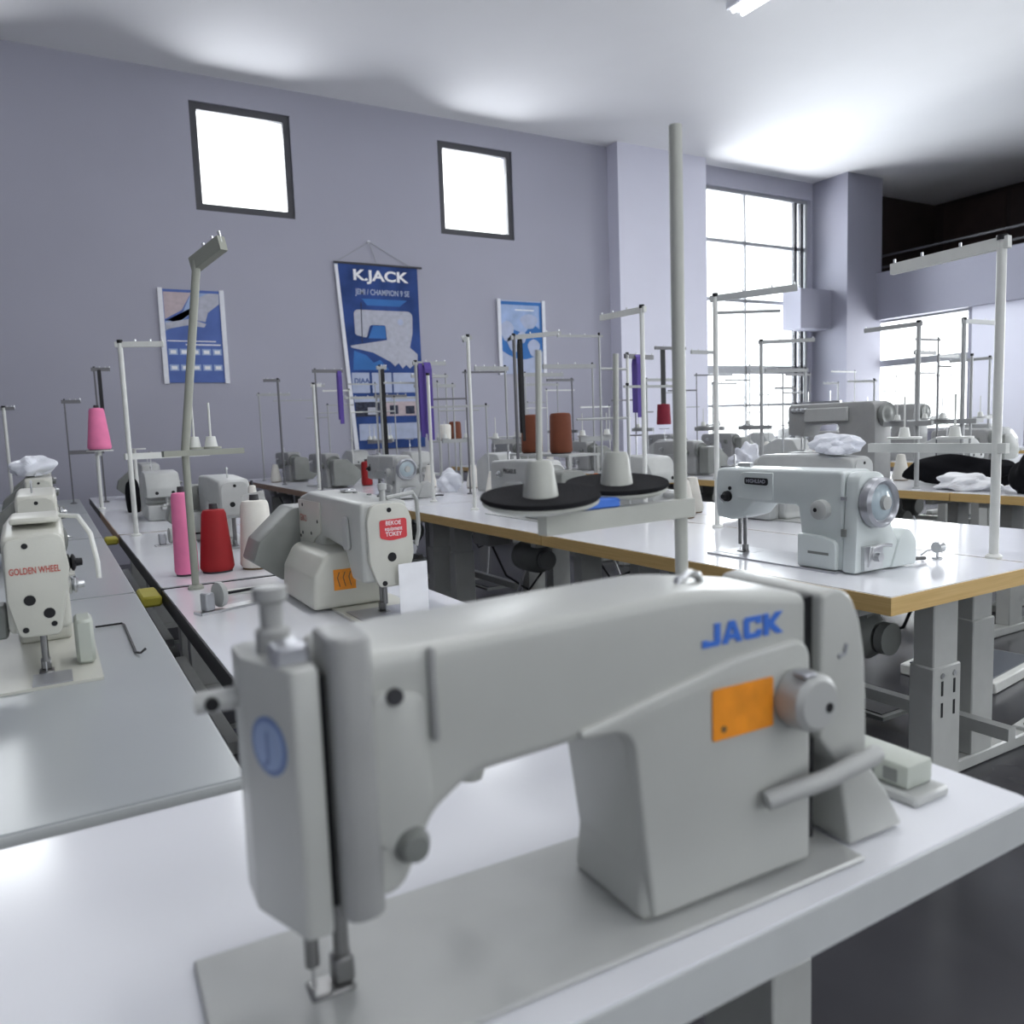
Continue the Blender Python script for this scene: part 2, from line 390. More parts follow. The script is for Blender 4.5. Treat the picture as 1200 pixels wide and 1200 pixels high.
# ------------------------------------------------------------------ things on the back wall
def poster_a():
    t = thing('wall_poster', 'blue poster with two rows of small icons and a hand at a machine', 'poster', (1.35, BY-0.012, 1.74))
    w_, h = 0.285, 0.90
    MB().box(-w_, w_, -0.004, 0.01, 0, h).build('sheet', 'poster_blue', t, 0)
    for s in (-1, 1): MB().box(s*w_-0.022, s*w_+0.022, -0.014, 0.011, -0.01, h+0.01).build('side_rail', 'frame_white', t, 0)
    P = lambda pts, m, n, d=-0.0045: MB().prism([(x*w_, z*h) for x, z in pts], d-0.0012, d, 'y').build(n, m, t, 0)
    P([(-0.9, 0.68), (-0.9, 0.97), (0.0, 0.97), (-0.35, 0.78)], 'poster_skin', 'print')
    P([(-0.9, 0.55), (-0.9, 0.66), (-0.35, 0.67), (0.2, 0.80), (0.9, 0.97), (0.0, 0.97), (-0.3, 0.77), (-0.7, 0.66)], 'poster_light', 'print', -0.0058)
    P([(-0.9, 0.57), (-0.9, 0.64), (-0.1, 0.69), (0.42, 0.64), (0.35, 0.60), (-0.2, 0.62)], 'poster_grey', 'print', -0.0071)
    P([(0.05, 0.68), (0.1, 0.9), (0.55, 0.97), (0.9, 0.97), (0.9, 0.86), (0.5, 0.76), (0.4, 0.66)], 'poster_grey', 'print', -0.0084)
    P([(-0.88, 0.445), (-0.88, 0.455), (0.7, 0.455), (0.7, 0.445)], 'white_ink', 'caption_line')
    P([(-0.3, 0.405), (-0.3, 0.418), (0.85, 0.418), (0.85, 0.405)], 'white_ink', 'caption_line')
    ic = MB().box(-0.042, 0.042, -0.0055, -0.0045, 0, 0.06).mesh('icon', 'poster_light', 0); ic2 = MB().box(-0.026, 0.026, -0.0068, -0.0056, 0.012, 0.045).mesh('icon_mark', 'white_ink', 0)
    for r in range(2):
        for c in range(5):
            o = put('icon', ic, t); o.location = (w_*(-0.72+0.36*c), 0, h*(0.30-0.17*r)); q = put('icon_mark', ic2, o)
poster_a()
def poster_b():
    t = thing('wall_poster', 'framed sky blue poster with clouds and a pale curved foot', 'poster', (5.13, BY-0.015, 1.83))
    w_, h = 0.315, 0.88
    MB().box(-w_, w_, -0.004, 0.012, 0, h).build('sheet', 'banner_pale', t, 0)
    for s in (-1, 1): MB().box(s*w_-0.022, s*w_+0.022, -0.02, 0.013, -0.01, h+0.01).build('side_rail', 'frame_white', t, 0)
    arc = [(x, 0.36-0.16*math.cos(x*1.35)) for x in [i/6-1 for i in range(13)]]
    P = lambda pts, m, n, d: MB().prism([(x*w_*0.95, z*h) for x, z in pts], d-0.0012, d, 'y').build(n, m, t, 0)
    P([(-1, 0.985)]+arc+[(1, 0.985)], 'banner_mid', 'print', -0.0045)
    P([(-1, 0.94)]+[(-1, 0.5), (-0.5, 0.62), (0.1, 0.55), (0.5, 0.7), (0.85, 0.62), (0.85, 0.94)], 'poster_light', 'print', -0.0058)
    for cx, cz, rx, rz in ((-0.7, 0.58, 0.3, 0.14), (-0.35, 0.42, 0.35, 0.12), (0.55, 0.36, 0.28, 0.12), (0.35, 0.72, 0.4, 0.1), (0.0, 0.5, 0.2, 0.08)):
        P([(cx+rx*math.cos(a)*(1+0.15*math.sin(3*a)), cz+rz*math.sin(a)) for a in [i*math.pi/8 for i in range(16)]], 'banner_pale', 'cloud', -0.0071)
    P([(-0.3, 0.865), (-0.3, 0.88), (0.6, 0.88), (0.6, 0.865)], 'white_ink', 'caption_line', -0.0071)
poster_b()
def banner():
    t = thing('hanging_banner', 'tall dark blue banner with a printed sewing machine, hung from cords', 'banner', (3.3, BY-0.02, 1.0))
    # local x: -0.48 .. 0.48, z: 0 .. 2.01
    H = 2.01
    MB().prism([(-0.33, 0), (0.475, 0), (0.475, H), (-0.48, H)], -0.003, 0.003, 'y').build('sheet', 'banner_blue', t, 0)
    MB().prism([(-0.37, -0.02), (-0.325, -0.02), (-0.452, H-0.02), (-0.486, H-0.02)], -0.012, 0.004, 'y').build('side_rail', 'frame_white', t, 0)
    MB().cyl((-0.49, -0.005, H), (0.53, -0.005, H), 0.012, n=8).build('top_rod', 'frame_dark', t)
    MB().cyl((-0.08, 0.0, H+0.24), (-0.08, 0.02, H+0.24), 0.018, n=10).build('nail', 'frame_white', t)
    for a in ((-0.47, H), (0.40, H), (0.0, H)): MB().tube([(a[0], -0.004, a[1]), (-0.08, -0.004, H+0.24)], 0.004, 5).build('cord', 'frame_grey', t)
    P = lambda pts, m, n, d=-0.004: MB().prism(pts, d-0.0012, d, 'y').build(n, m, t, 0)
    lettering(t, 'K.JACK', 0.155, 'white_ink', (0.03, -0.0048, H-0.125), (1, 0, 0), (0, 0, 1), bold=0.03, squash=1.3)
    lettering(t, 'JEMI / CHAMPION 9 SE', 0.085, 'banner_pale', (0.05, -0.0048, H-0.30), (1, 0, 0), (0, 0, 1), squash=0.75)
    P([(-0.20, H-0.37), (0.33, H-0.37), (0.24, H-0.44), (-0.14, H-0.44)], 'banner_mid', 'print')
    # printed machine with its throat, needle, dial and leafy lower edge
    leaf = [(0.42-0.045*k, 0.90+(0.03 if k % 2 else -0.012)+0.004*k*(k > 4)) for k in range(8)]
    P(rpoly([(-0.30, 1.52, 0.05), (-0.295, 1.25, 0.03), (-0.165, 1.22, 0.02), (-0.12, 1.36, 0.04), (0.06, 1.36, 0.02), (0.07, 1.20, 0.0), (-0.36, 1.13, 0.01), (-0.34, 1.11, 0.01), (-0.10, 1.06, 0.02), (0.02, 1.0, 0.02)]
            + [(x, z, 0.0) for x, z in leaf[::-1]] + [(0.43, 1.05, 0.02), (0.34, 1.12, 0.02), (0.38, 1.28, 0.02), (0.39, 1.52, 0.06)]), 'poster_grey', 'printed_machine', -0.0045)
    P([(-0.145, 1.215), (0.060, 1.215), (0.055, 1.352), (-0.085, 1.352)], 'banner_mid', 'print', -0.0045)
    P([(-0.225, 1.16), (-0.215, 1.16), (-0.205, 1.60), (-0.215, 1.60)], 'banner_dark', 'printed_needle_bar', -0.0058)
    P([(0.24+0.035*math.cos(a), 1.40+0.035*math.sin(a)) for a in [k*math.pi/6 for k in range(12)]], 'banner_pale', 'printed_dial', -0.0058)
    P([(-0.34, 0.87), (0.08, 0.87), (-0.02, 0.98), (-0.10, 0.95), (-0.18, 1.03), (-0.32, 1.08)], 'banner_mid', 'print', -0.0045)
    rects = [(-0.36, 0.62, -0.16, 0.84, 'banner_pale'), (-0.13, 0.62, 0.10, 0.84, 'banner_pale'), (0.12, 0.62, 0.43, 0.84, 'banner_pale'), (-0.35, 0.52, 0.44, 0.575, 'banner_pale'), (-0.34, 0.36, -0.02, 0.52, 'banner_dark'), (0.0, 0.36, 0.43, 0.52, 'poster_skin'),
             (-0.20, 0.38, -0.10, 0.46, 'poster_grey'), (0.06, 0.38, 0.16, 0.48, 'banner_dark'), (0.25, 0.38, 0.36, 0.47, 'banner_dark'), (-0.31, 0.10, -0.05, 0.28, 'banner_pale'), (0.0, 0.10, 0.42, 0.28, 'banner_pale')]
    for k, (a, z0, b, z1, m) in enumerate(rects): P([(a, z0), (b, z0), (b, z1), (a, z1)], m, 'printed_panel', -0.0058 if k in (6, 7, 8) else -0.0045)
    lettering(t, 'DIAA', 0.075, 'banner_blue', (-0.25, -0.0062, 0.75), (1, 0, 0), (0, 0, 1))
banner()

# ------------------------------------------------------------------ tables
def leg_unit(t, x, y0, y1, hero=False, m='leg_grey', sg=1):
    """one end frame: telescopic upright and a foot, across y"""
    ym = (y0+y1)/2+(0.08 if hero else 0)
    lg = MB().box(x-0.03, x+0.03, ym-0.055, ym+0.055, 0.34, T-0.0445).box(x-0.036, x+0.036, ym-0.062, ym+0.062, 0.045, 0.5).build('leg', m, t, bevel=0.004, bseg=1)
    if hero:
        for dy in (-0.025, 0.03):
            for z in (0.36, 0.42): MB().box(x+sg*0.0335-0.004, x+sg*0.0335+0.004, ym+dy-0.004, ym+dy+0.004, z, z+0.04).build('slot', 'black_plastic', lg, 0)
            MB().cyl((x+sg*0.03, ym+dy, 0.475), (x+sg*0.039, ym+dy, 0.475), 0.008, n=10).build('bolt', 'steel', lg)
    MB().box(x-0.035, x+0.035, y0+0.03, y1-0.03, 0.0, 0.045).build('foot', m, t, bevel=0.006, bseg=1)
    MB().box(x-0.02, x+0.02, y0+0.05, y1-0.05, T-0.075, T-0.0445).build('bracket', m, t, 0)
TABLES = {}
def table(cx, cy, L, W, rz, label, group=None, edge='wood_edge', top='laminate', thick=0.044, hero=False, under=True, cat='table', leg_in=0.14):
    """local: x along the length, front edge at y = -W/2; origin at the floor"""
    key = (round(L, 3), round(W, 3), edge, top, hero, under, leg_in)
    if key in TABLES: return dup(TABLES[key], (cx, cy, 0), rz, label, group)
    t = thing('sewing_table', label, cat, (cx, cy, 0), rz, group)
    a, b = L/2, W/2; e = 0.003
    MB().prism(rpoly([(-a+e, -b+e, 0.01), (a-e, -b+e, 0.01), (a-e, b-e, 0.01), (-a+e, b-e, 0.01)], 2), T-thick, T, 'z').build('tabletop', top, t, 30)
    zt = T-0.0025
    for n_, q in (('long', (-a, a, -b, -b+e)), ('long', (-a, a, b-e, b)), ('end', (-a, -a+e, -b+e, b-e)), ('end', (a-e, a, -b+e, b-e))):
        MB().box(q[0], q[1], q[2], q[3], T-thick-0.0005, zt).build('edge_band', edge, t, 0)
    for s in (-1, 1): leg_unit(t, s*(a-leg_in), -b, b, hero and leg_in < 0.2, sg=s)
    MB().box(-a+0.17, a-0.17, b*0.35-0.02, b*0.35+0.02, 0.16, 0.20).build('crossbar', 'leg_grey', t, 0)
    if under:
        mx = 0.40 if hero else 0.16
        mo = MB().lathe([(0, -0.11), (0.05, -0.11), (0.068, -0.09), (0.072, 0.0), (0.068, 0.07), (0.045, 0.10), (0, 0.10)], (mx, 0.0, T-0.20), 'x', 20).box(mx-0.06, mx+0.08, -0.03, 0.03, T-0.15, T-0.0445).build('motor', 'enamel_dark', t)
        MB().lathe([(0, 0), (0.045, 0), (0.045, 0.025), (0, 0.025)], (mx+0.11, 0.0, T-0.20), 'x', 16).build('pulley', 'enamel_dark', mo)
        cb = MB().box(-0.27, -0.10, -0.10, 0.03, T-0.17, T-0.0445).build('control_box', 'enamel_grey', t, bevel=0.006, bseg=1)
        MB().box(-0.24, -0.15, -0.1025, -0.10, T-0.10, T-0.065).build('display', 'screen', cb, 0)
        MB().tube([(0.12, 0.0, T-0.22), (0.05, -0.04, 0.35), (0.06, -0.02, 0.12)], 0.006, 6).build('pull_rod', 'steel', t)
        pd = MB().box(-0.12, 0.22, -0.16, 0.08, 0.07, 0.085).build('pedal', 'enamel_dark', t, 0)
        MB().box(-0.10, 0.20, -0.14, 0.06, 0.085, 0.089).build('pedal_mat', 'dark_rubber', pd, 0)
        MB().tube([(-0.2, -0.03, T-0.17), (-0.16, 0.03, 0.42), (-0.02, 0.08, 0.36), (0.12, 0.1, T-0.26)], 0.006, 6).build('cable', 'black_plastic', t)
    TABLES[key] = t
    return t
NEG, POS = -math.pi/2, math.pi/2     # NEG: operator on the -x side, POS: operator on the +x side
GA = 'grey-topped tables along the dark gap'
for i, (y0, y1) in enumerate(((0.995, 2.43), (2.44, 3.98), (3.99, 5.48), (5.49, 6.95))):
    lab = ['grey-topped table with a bare corner, under the red-lettered machine', 'grey-topped table in the second place along the dark gap', 'grey-topped table in the third place along the dark gap', 'grey-topped table at the wall end of the dark gap'][i]
    table((-0.43+0.18)/2, (y0+y1)/2, round(y1-y0-0.004, 3), 0.61, POS, lab, GA, edge='laminate_edge', top='laminate_grey')
GB = 'white tables with thread cones along the dark gap'
for i, (y0, y1) in enumerate(((0.99, 2.43), (2.45, 4.01), (4.03, 5.5), (5.51, 6.97))):
    lab = ['white table under the cream machine with the red badge', 'white table carrying the pink, red and white thread cones', 'white table with a brown end edge beyond the thread cones', 'white table at the wall end of the cone row'][i]
    table((0.247+0.85)/2, (y0+y1)/2, round(y1-y0-0.006, 3), 0.603, POS, lab, GB, edge='wood_brown' if i == 2 else 'edge_dark')
GC = 'brown-edged tables facing the central aisle'
for i, (y0, y1) in enumerate(((1.123, 2.627), (2.631, 4.13), (4.135, 5.64), (5.645, 7.14), (7.145, 8.3))):
    lab = ['glossy white table with yellow wooden edge and an open corner, under the cool white machine', 'brown-edged white table just behind the seam in the aisle edge', 'brown-edged white table under the rounded grey machine with the nearby red cone',
           'brown-edged white table beyond the red cone', 'brown-edged white table ending near the banner wall'][i]
    table((1.645+2.287)/2, (y0+y1)/2, round(y1-y0, 3), 0.642, NEG, lab, GC, edge='wood_edge' if i < 2 else 'wood_brown', hero=(i == 0))
    if i < 5:
        lab2 = ['glossy white table with a yellow edge, backing onto the table with the open corner', 'white table in a back row behind the aisle tables, carrying the brown cones'] [min(i, 1)] if i < 2 else 'white table in the back row behind the brown-edged aisle tables, '+ORD[4-i]+' from the banner wall'
        table((2.29+2.935)/2, (y0+y1)/2, round(y1-y0, 3), 0.642, POS, lab2, 'back row tables behind the aisle tables', edge='wood_edge', leg_in=0.36 if i == 0 else 0.14)
def far_rows():
    for r, (x0, rz, nm) in enumerate(((4.03, NEG, 'yellow-edged white table in the first row past the second aisle'), (4.68, POS, 'white table backing onto the yellow-edged row past the second aisle'),
                                      (6.35, NEG, 'white table in the row nearer the tall windows'), (7.0, POS, 'white table backing onto the row nearer the tall windows'), (8.75, NEG, 'white table in the row along the window side'))):
        for k in range(5):
            y0 = 0.95+1.48*k
            if y0+1.48 < x0/1.95-0.1: continue
            table(x0+0.322, y0+0.738, 1.474, 0.642, rz, nm+', '+ORD[4-k]+' from the banner wall', nm+' row', edge='wood_edge', under=(r < 2))
far_rows()
# the near table: its operator sits where the camera stands
table(0.245, 0.70, 1.29, 0.53, 0, 'white table under the machine with blue lettering', edge='laminate_edge')

# ------------------------------------------------------------------ sewing machines
# local frame: needle at the origin on the table top, +x towards the handwheel, operator on the -y side
def body_profile(v=0):
    return rpoly([(-0.045, 0.262, 0.03), (-0.045, 0.118, 0.012), (0.048, 0.110, 0.014), (0.098, 0.158, 0.03), (0.262, 0.170, 0.03), (0.272, 0.03, 0.03), (0.262, 0.004, 0.0), (0.44, 0.004, 0.0), (0.432, 0.2, 0.02), (0.425, 0.268, 0.04), (0.2, 0.272, 0)], 5)
def screw(parent, p, axis, r, m='black_plastic', name='screw', h=0.003):
    d = {'x': (h, 0, 0), '-x': (-h, 0, 0), 'y': (0, h, 0), '-y': (0, -h, 0), 'z': (0, 0, h)}[axis]
    return MB().cyl(p, Vector(p)+Vector(d), r, n=12).build(name, m, parent)
def needle_gear(t, plate=True):
    MB().cyl((0.0, 0, 0.028), (0.0, 0, 0.116), 0.0055, n=10).build('needle_bar', 'steel_dark', t)
    MB().cyl((0.0, 0, 0.003), (0.0, 0, 0.03), 0.0012, n=6).build('needle', 'steel', t)
    pb = MB().cyl((0.022, 0, 0.02), (0.022, 0, 0.116), 0.006, n=10).build('presser_bar', 'steel_dark', t)
    MB().box(-0.004, 0.030, -0.012, 0.012, 0.004, 0.009).box(0.014, 0.030, -0.008, 0.008, 0.009, 0.03).build('presser_foot', 'steel_dark', pb, bevel=0.002, bseg=1)
    if plate: MB().box(-0.05, 0.05, -0.055, 0.05, 0.002, 0.0055).build('needle_plate', 'steel_plate', t, 0)
def tension(t, x, y, z, m='steel'):
    MB().lathe([(0, 0), (0.016, 0), (0.017, -0.004), (0.010, -0.006), (0.016, -0.009), (0.016, -0.012), (0.008, -0.016), (0.007, -0.026), (0, -0.027)], (x, y, z), 'y', 16).build('tension_dial', m, t)
def handwheel(t, x, z, y=0, r=0.062, m='black_plastic', w_=0.035):
    return MB().lathe([(0, 0), (r*0.55, 0), (r*0.9, 0.004), (r, 0.010), (r, w_-0.008), (r*0.92, w_), (r*0.7, w_-0.004), (r*0.45, w_-0.002), (r*0.3, w_+0.006), (0, w_+0.007)], (x, y, z), 'x', 28).build('handwheel', m, t)
def std_machine(name, label, loc, rz, m='enamel_pale', wheel='enamel_dark', group=None, tall=1.0, box=True, logo=None):
    t = thing(name, label, 'sewing machine', loc, rz, group)
    MB().prism(body_profile(), -0.058, 0.058, 'y').build('body', m, t, bevel=0.016, bseg=3)
    MB().box(-0.055, 0.44, -0.088, 0.088, 0.0002, 0.005).build('bed_plate', m, t, 0)
    MB().prism(rpoly([(-0.05, 0.13, 0.015), (0.05, 0.13, 0.015), (0.05, 0.255, 0.03), (-0.05, 0.255, 0.03)]), -0.051, -0.0455, 'x').build('face_plate', m, t)
    for y, z, r in ((0.0, 0.24, 0.006), (0.012, 0.17, 0.010), (-0.025, 0.145, 0.008)): screw(t, (-0.0508, y, z), '-x', r, 'black_plastic', 'screw_hole', 0.0012)
    needle_gear(t)
    tension(t, 0.06, -0.058, 0.20)
    handwheel(t, 0.425, 0.195, 0, 0.06, wheel)
    MB().lathe([(0, 0), (0.022, 0), (0.024, -0.004), (0.022, -0.022), (0.012, -0.026), (0, -0.026)], (0.35, -0.058, 0.175), 'y', 16).build('stitch_dial', wheel, t)
    MB().box(0.29, 0.31, -0.095, -0.058, 0.085, 0.095).build('reverse_lever', 'steel', t, bevel=0.003, bseg=1)
    MB().cyl((0.03, 0.01, 0.268), (0.03, 0.01, 0.31), 0.003, n=6).box(0.018, 0.042, 0.006, 0.014, 0.300, 0.306).build('thread_guide', 'steel', t)
    if box: MB().prism(rpoly([(-0.04, 0.02, 0.01), (0.12, 0.02, 0.01), (0.185, 0.08, 0.01), (0.17, 0.14, 0.01), (0.07, 0.225, 0.02), (-0.04, 0.225, 0.02)], 3), 0.463, 0.56, 'x').build('motor_housing', 'motor_grey', t, bevel=0.008, bseg=2)
    MB().box(0.30, 0.44, 0.058, 0.12, 0.004, 0.12).build('rear_casting', m, t, bevel=0.01, bseg=2)
    if logo: lettering(t, logo, 0.03, 'black_ink', (0.15, -0.0585, 0.215), (1, 0, 0), (0, 0, 1))
    return t
def overlock(name, label, loc, rz, m='enamel_pale', group=None):
    t = thing(name, label, 'sewing machine', loc, rz, group)
    MB().prism(rpoly([(-0.06, 0.0, 0), (0.30, 0.0, 0), (0.30, 0.20, 0.04), (0.16, 0.26, 0.04), (0.0, 0.25, 0.04), (-0.055, 0.17, 0.03), (-0.055, 0.12, 0.01), (0.05, 0.12, 0.02), (0.06, 0.085, 0.01), (-0.06, 0.08, 0.01)]), -0.07, 0.10, 'y').build('body', m, t, bevel=0.012, bseg=2)
    MB().box(-0.14, 0.02, -0.12, 0.04, 0.06, 0.078).build('cloth_plate', m, t, bevel=0.004, bseg=1)
    MB().box(-0.04, 0.27, -0.082, -0.0705, 0.012, 0.078).build('front_cover', 'enamel_grey', t, bevel=0.004, bseg=1)
    handwheel(t, 0.30, 0.14, 0.02, 0.055, 'enamel_dark')
    for k in range(3): tension(t, 0.08+0.05*k, -0.07, 0.19-0.01*k, 'steel_dark')
    MB().box(0.10, 0.26, -0.0725, -0.0695, 0.100, 0.150).build('name_panel', 'enamel_dark', t, 0)
    for y in (-0.03, 0.05): screw(t, (-0.0545, y, 0.145), '-x', 0.009, 'black_plastic', 'screw_hole', 0.002)
    MB().cyl((-0.02, 0.0, 0.079), (-0.02, 0.0, 0.125), 0.006, n=8).box(-0.04, 0.0, -0.02, 0.02, 0.079, 0.086).build('presser_foot', 'steel', t)
    MB().cyl((0.12, 0.05, 0.25), (0.12, 0.05, 0.36), 0.003, n=6).box(0.05, 0.19, 0.046, 0.054, 0.355, 0.362).build('thread_guide', 'steel', t)
    return t
def tall_machine(name, label, loc, rz, m='enamel_grey', group=None):
    """long high cylinder-arm machine with a thread rack"""
    t = thing(name, label, 'sewing machine', loc, rz, group)
    MB().prism(rpoly([(-0.05, 0.50, 0.03), (-0.05, 0.30, 0.02), (0.07, 0.29, 0.02), (0.10, 0.36, 0.03), (0.34, 0.37, 0.03), (0.35, 0.2, 0.03), (-0.06, 0.19, 0.02), (-0.06, 0.10, 0.02), (0.30, 0.06, 0.02), (0.28, 0.0, 0), (0.60, 0.0, 0), (0.60, 0.50, 0.05)]), -0.08, 0.08, 'y').build('body', m, t, bevel=0.016, bseg=2)
    handwheel(t, 0.60, 0.42, 0, 0.07, 'enamel_dark')
    MB().box(0.10, 0.42, -0.10, -0.081, 0.385, 0.47).build('front_panel', 'enamel_pale', t, bevel=0.005, bseg=1)
    MB().cyl((0.0, 0, 0.195), (0.0, 0, 0.30), 0.006, n=8).box(-0.02, 0.03, -0.012, 0.012, 0.195, 0.203).build('needle_bar', 'steel', t)
    for k in range(4): tension(t, 0.0+0.035*k, -0.08, 0.46)
    MB().box(0.0, 0.3, -0.01, 0.01, 0.50, 0.515).cyl((0.05, 0, 0.515), (0.05, 0, 0.58), 0.004, n=6).cyl((0.22, 0, 0.515), (0.22, 0, 0.58), 0.004, n=6).build('thread_guide', 'steel', t)
    return t

# --- near machine with blue lettering
def near_machine():
    t = thing('sewing_machine', 'large white machine with blue lettering and an orange sticker on its front', 'sewing machine', (0.138, 0.561, T), R(-2))
    E = 'enamel_white'
    prof = rpoly([(0.012, 0.272, 0.02), (0.012, 0.10, 0.01), (0.054, 0.098, 0.02), (0.080, 0.150, 0.03), (0.110, 0.170, 0.04), (0.245, 0.177, 0.022), (0.262, 0.05, 0.03), (0.256, 0.004, 0), (0.452, 0.004, 0), (0.452, 0.260, 0.012), (0.33, 0.279, 0.3)], 6)
    MB().prism(prof, -0.062, 0.045, 'y').build('body', E, t, bevel=0.016, bseg=4)
    MB().box(-0.075, 0.50, -0.088, 0.088, 0.0002, 0.006).build('bed_plate', 'enamel_pale', t, bevel=0.002, bseg=1)
    # raised lower shell of the pillar under the lettering
    MB().prism(rpoly([(0.266, 0.01, 0.004), (0.449, 0.01, 0.004), (0.449, 0.222, 0.02), (0.36, 0.216, 0.2), (0.17, 0.180, 0.004), (0.248, 0.176, 0.02)], 8), -0.0675, -0.05, 'y').build('pillar_shell', E, t, bevel=0.005, bseg=3)
    # head: cap, guard column and the dark slit between
    MB().prism(rpoly([(-0.036, 0.04, 0.008), (-0.036, -0.004, 0.006), (-0.014, -0.060, 0.006), (0.004, -0.060, 0.003), (0.004, 0.04, 0.003)], 4), 0.085, 0.270, 'z').build('face_cap', E, t, bevel=0.006, bseg=2)
    fd = Vector((0.022, -0.056, 0)).normalized(); fn = Vector((fd.y, -fd.x, 0)); fc = Vector((-0.025, -0.032, 0.214))    # slanted face and its outward normal
    ring = lambda r, h: MB().cyl(fc+fn*h, fc+fn*(h+0.0006), r, n=28)
    em = ring(0.0205, 0.0003).build('round_emblem', 'emblem_blue', t); ring(0.0165, 0.0009).build('emblem_ring', 'poster_light', em)
    lettering(em, 'J', 0.026, 'emblem_blue', fc+fn*0.0016, fd, (0, 0, 1), depth=0.0003)
    MB().box(0.078, 0.084, -0.068, -0.060, 0.205, 0.272).build('wire_clip', 'enamel_grey', t, bevel=0.002, bseg=1)
    MB().box(0.004, 0.012, -0.052, 0.035, 0.10, 0.262).build('slit', 'black_plastic', t, 0)
    MB().prism(rpoly([(0.010, -0.070, 0.012), (0.040, -0.070, 0.012), (0.040, -0.02, 0.004), (0.010, -0.02, 0.004)], 5), 0.092, 0.288, 'z').build('guard_column', 'enamel_grey', t, bevel=0.008, bseg=3)
    MB().prism(rpoly([(0.036, 0.12, 0.01), (0.078, 0.16, 0.02), (0.074, 0.240, 0.01), (0.036, 0.250, 0.01)], 4), -0.066, -0.055, 'y').build('tension_mount', E, t, bevel=0.004, bseg=2)
    screw(t, (0.052, -0.066, 0.243), '-y', 0.006, 'dark_rubber')
    MB().lathe([(0, 0), (0.012, 0), (0.013, -0.004), (0.009, -0.012), (0, -0.013)], (0.060, -0.062, 0.135), 'y', 16).build('tension_dial', 'enamel_dark', t)
    # post and clip on the head top, lifter lever at the left
    MB().lathe([(0, 0.268), (0.012, 0.268), (0.012, 0.285), (0.008, 0.288), (0.008, 0.304), (0.012, 0.307), (0.012, 0.316), (0, 0.317)], (-0.012, 0.0, 0), 'z', 16).build('thread_post', 'enamel_grey', t)
    MB().prism(rpoly([(-0.022, 0.268, 0.004), (0.004, 0.268, 0.004), (0.002, 0.284, 0.004), (-0.020, 0.282, 0.004)], 3), -0.045, -0.020, 'y').build('post_block', 'steel_plate', t, bevel=0.003, bseg=1)
    lv = MB().tube([(-0.034, 0.02, 0.235), (-0.055, 0.022, 0.235), (-0.064, 0.024, 0.234)], 0.008, 10).build('lifter_lever', 'enamel_pale', t)
    MB().cyl((-0.054, 0.016, 0.235), (-0.054, 0.012, 0.235), 0.005, n=10).build('lever_hole', 'black_plastic', lv)
    needle_gear(t)
    # thread clip on top of the arm
    MB().tube([(0.335, -0.02, 0.270), (0.337, -0.018, 0.280), (0.348, -0.012, 0.279), (0.356, -0.01, 0.283), (0.368, -0.008, 0.279), (0.374, -0.006, 0.270)], 0.004, 8).build('thread_clip', 'steel', t)
    # lettering and sticker
    wide = {'J': [[(0.0, 0.0), (0.0, 0.32), (0.26, 0.32), (0.26, 0.24), (0.60, 0.24), (0.60, 1.0), (0.90, 1.0), (0.90, 0.12), (0.78, 0.0)]],
            'A': [[(0.0, 0.0), (0.36, 1.0), (0.50, 1.0), (0.50, 0.72), (0.30, 0.0)], [(0.50, 0.72), (0.50, 1.0), (0.66, 1.0), (1.04, 0.0), (0.74, 0.0)], [(0.34, 0.18), (0.40, 0.40), (0.62, 0.40), (0.70, 0.18)]],
            'C': [[(0.12, 0.0), (0.0, 0.12), (0.0, 0.88), (0.12, 1.0), (0.95, 1.0), (0.95, 0.64), (0.66, 0.64), (0.66, 0.76), (0.29, 0.76), (0.29, 0.24), (0.66, 0.24), (0.66, 0.36), (0.95, 0.36), (0.95, 0.12), (0.83, 0.0)]],
            'K': [[(0.0, 0.0), (0.0, 1.0), (0.29, 1.0), (0.29, 0.0)], [(0.29, 0.36), (0.29, 0.62), (0.66, 1.0), (1.05, 1.0), (0.55, 0.52), (1.08, 0.0), (0.70, 0.0)]]}
    lw = MB(); cx = 0.325
    for ch, adv in (('J', 0.98), ('A', 1.12), ('C', 1.05), ('K', 1.1)):
        for pg in wide[ch]: lw.prism([(cx+u*0.0222, 0.2295+v*0.0195) for u, v in pg], -0.0632, -0.0618, 'y')
        cx += adv*0.0222
    lw.build('lettering', 'blue_ink', t, 0)
    st = MB().prism(rpoly([(0.330, 0.149, 0.002), (0.400, 0.149, 0.002), (0.400, 0.194, 0.002), (0.330, 0.194, 0.002)], 2), -0.0692, -0.0684, 'y').build('sticker', 'orange_sticker', t, 0)
    screw(st, (0.342, -0.0692, 0.158), '-y', 0.003, 'box_brown', 'sticker_mark', 0.0004)
    # stitch dial
    dl = MB().lathe([(0, 0), (0.026, 0), (0.0275, -0.004), (0.026, -0.024), (0.021, -0.029), (0, -0.0295)], (0.428, -0.068, 0.170), 'y', 28).build('stitch_dial', 'enamel_pale', t)
    screw(dl, (0.438, -0.0975, 0.166), '-y', 0.0045, 'black_plastic', 'dial_hole', 0.0006)
    MB().box(0.412, 0.428, -0.094, -0.078, 0.194, 0.199).build('dial_stop', 'steel_plate', dl, bevel=0.002, bseg=1)
    # end cover beyond the slit
    MB().box(0.450, 0.466, -0.055, 0.055, 0.02, 0.255).build('slit', 'black_plastic', t, 0)
